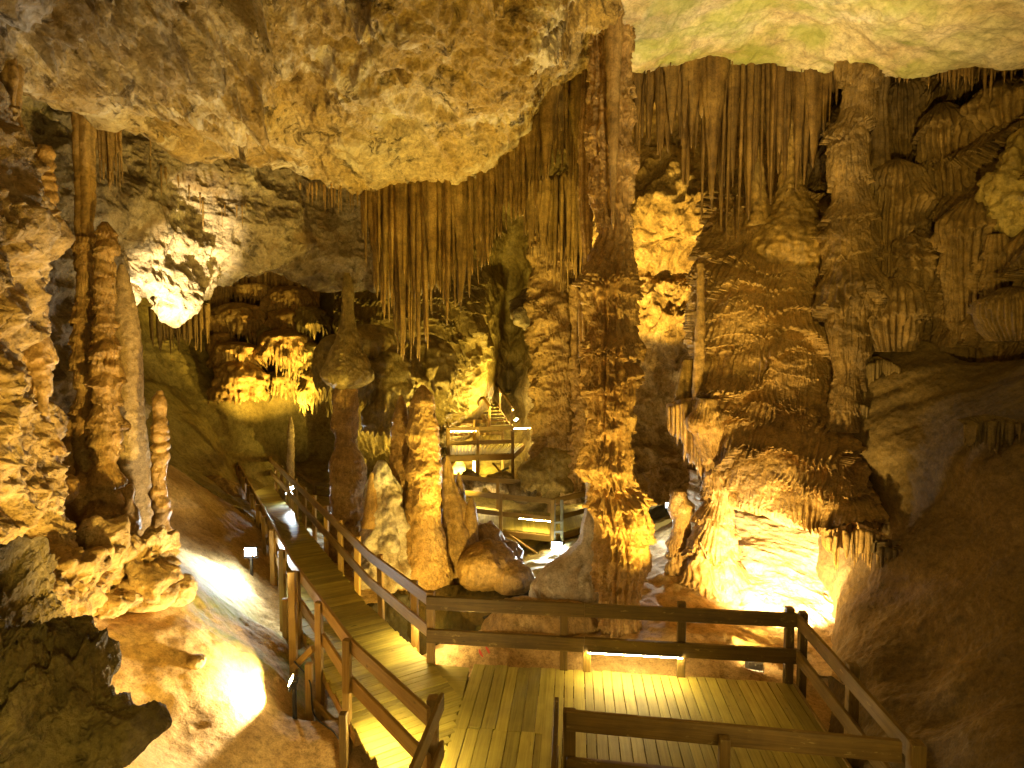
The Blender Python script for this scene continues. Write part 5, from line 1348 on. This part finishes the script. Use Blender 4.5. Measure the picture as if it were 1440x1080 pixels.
floodlight('added fill floodlight inside the bright alcove, low behind the platform rail', W(1100, 868, 10.0), W(1100, 770, 12.5), 750, (1, .82, .5), 130, 0.6)  # extra lamp, added to brighten the alcove beyond the boxed floodlight
floodlight('added fill floodlight behind the brown double stalagmite, on the olive wall', W(640, 735, 17.5), W(590, 500, 20), 1500, YEL, 120, 0.7)  # fill added because the olive wall came out too dark
floodlight('added fill floodlight behind the low boardwalk, on the far middle wall', W(700, 735, 20.5), W(650, 500, 24), 900, YEL, 110, 0.7)  # unseen fill, added to raise the far middle wall
floodlight('added fill floodlight behind the platform corner, on the tall column', W(648, 897, 8.75), W(862, 430, 10.2), 420, WARM, 80, 0.7, w=0.12)  # added front fill from the left, to lighten the tall column
# strips under the mid rails
zr = 0.335
strip('longest strip light, under the far rail of the viewing platform', PL(loc2(826, 906, zr)[0], 0.06, zr), PL(loc2(955, 913, zr)[0], 0.06, zr))
strip('short upright strip light beside the third post of the platform far rail', PL(a2 - 0.08, 0.0, 0.02), PL(a2 - 0.08, 0.0, 0.3), 0.01)
def under(poly, d0, d1, off): return along(poly, d0) + ZUP * zr + outL * off, along(poly, d1) + ZUP * zr + outL * off
p, q = under(Rp, 0.05, 1.15, -0.085); strip('strip light under the boardwalk right rail near the platform corner', p, q)
p, q = under(Lp, 0.15, 1.55, -0.085); strip('strip light under the boardwalk left rail in the foreground', p, q)
for (a, b, lb) in ((16.0, 18.2, 'strip light low on the left rail far along the boardwalk'),):
    p, q = under(Lp, a, b, -0.05); strip(lb, p, q)
zl = -1 + 0.36
def onl(poly, i, t0, t1): return lerp(poly[i], poly[i + 1], t0) + ZUP * 0.4, lerp(poly[i], poly[i + 1], t1) + ZUP * 0.4
p, q = onl(LF, 1, 0.4, 0.95); strip('strip light under the front rail of the low boardwalk', p, q, 0.022)
p, q = onl(LB, 0, 0.6, 0.98); strip('strip light under the back rail of the low boardwalk', p, q, 0.022)
p, q = onl(LB, 2, 0.5, 0.8); strip('strip light under the back rail right of the lamp frame', p, q, 0.022)
p, q = onl(LB, 3, 0.3, 0.62); strip('strip light seen between tall column and pillar feet', p, q, 0.022)
p, q = lerp(B3, B2, 0.02) + ZUP * 0.62, lerp(B3, B2, 0.4) + ZUP * 0.62; strip('strip light on the back rail of the raised platform', p, q, 0.025)
p, q = SB + wv * -0.1 + ZUP * 0.85, lerp(SB, ST, 0.5) - wv * 0.1 + ZUP * 0.85; strip('slanting strip light under the staircase handrail', p, q, 0.022)
p, q = B1 + V3(0.0, 2.0, 0.75), B1 + V3(0.8, 2.2, 0.75); strip('short strip light at the right corner of the raised platform', p, q, 0.025)

# cables and paint
def cable(label, pts, r=0.012, mat='cable'):
    K = catmull(np.array(pts), 60)
    T = np.gradient(K, axis=0); T /= np.linalg.norm(T, axis=1, keepdims=True)
    A = np.cross(T, V3(0.3, 1, 0.2)); A /= np.linalg.norm(A, axis=1, keepdims=True)
    B = np.cross(T, A)
    th = np.linspace(0, 2 * np.pi, 6, endpoint=False)
    P = K[:, None] + r * (A[:, None] * np.cos(th)[None, :, None] + B[:, None] * np.sin(th)[None, :, None])
    return tag(grid_obj('cable', P, M[mat], wrap=True, caps=True), label, 'cable')
def onG(px, py, dz=0.02):
    p = W(px, py, 9)
    for _ in range(25):
        z = ground_z(p[0], p[1]); g = G(px, py, min(z + dz, 3.5)); p = p * 0.5 + g * 0.5
    p[2] = ground_z(p[0], p[1]) + dz
    return p
cable('pale cable snaking over the clay to the boxed floodlight', [onG(1020, 872), onG(1050, 890), onG(1078, 920), onG(1085, 940), onG(1072, 952)])
cable('thin dark cable looping beside the pale one on the clay', [onG(1060, 876), onG(1090, 900), onG(1098, 922), onG(1080, 950)], 0.009, 'black')

cable('yellow cable hanging down the dark hole beside the draped pillar', [W(984, 762, 11.6), W(996, 790, 11.4), W(1003, 820, 11.2), W(1014, 848, 11.0)], 0.015)
cable('thin dark cable tied along the legs below the left boardwalk rail', [W(484, 1052, 6.85), W(470, 1030, 7.4), W(440, 1000, 8.2), W(436, 960, 8.25), W(414, 930, 8.8)], 0.012, 'black')
pm = NT('red_paint'); pm.b.inputs['Base Color'].default_value = (0.5, 0.06, 0.03, 1); pm.b.inputs['Roughness'].default_value = 0.9
pt = thing('paint_mark', 'two faded red paint smears on the brown rock beyond the platform', 'paint mark', tuple(onG(680, 915)))
for st in ([(674, 913), (676, 919), (679, 924)], [(683, 909), (686, 914), (688, 919)]):
    K = catmull(np.array([onG(x, y, 0.012) for x, y in st]), 10)
    wv_ = V3(0.022, 0, 0) * np.sin(np.linspace(0.3, 2.8, 10))[:, None]
    grid_obj('brush_stroke', np.stack([K - wv_, K + wv_]), pm.m, pt)
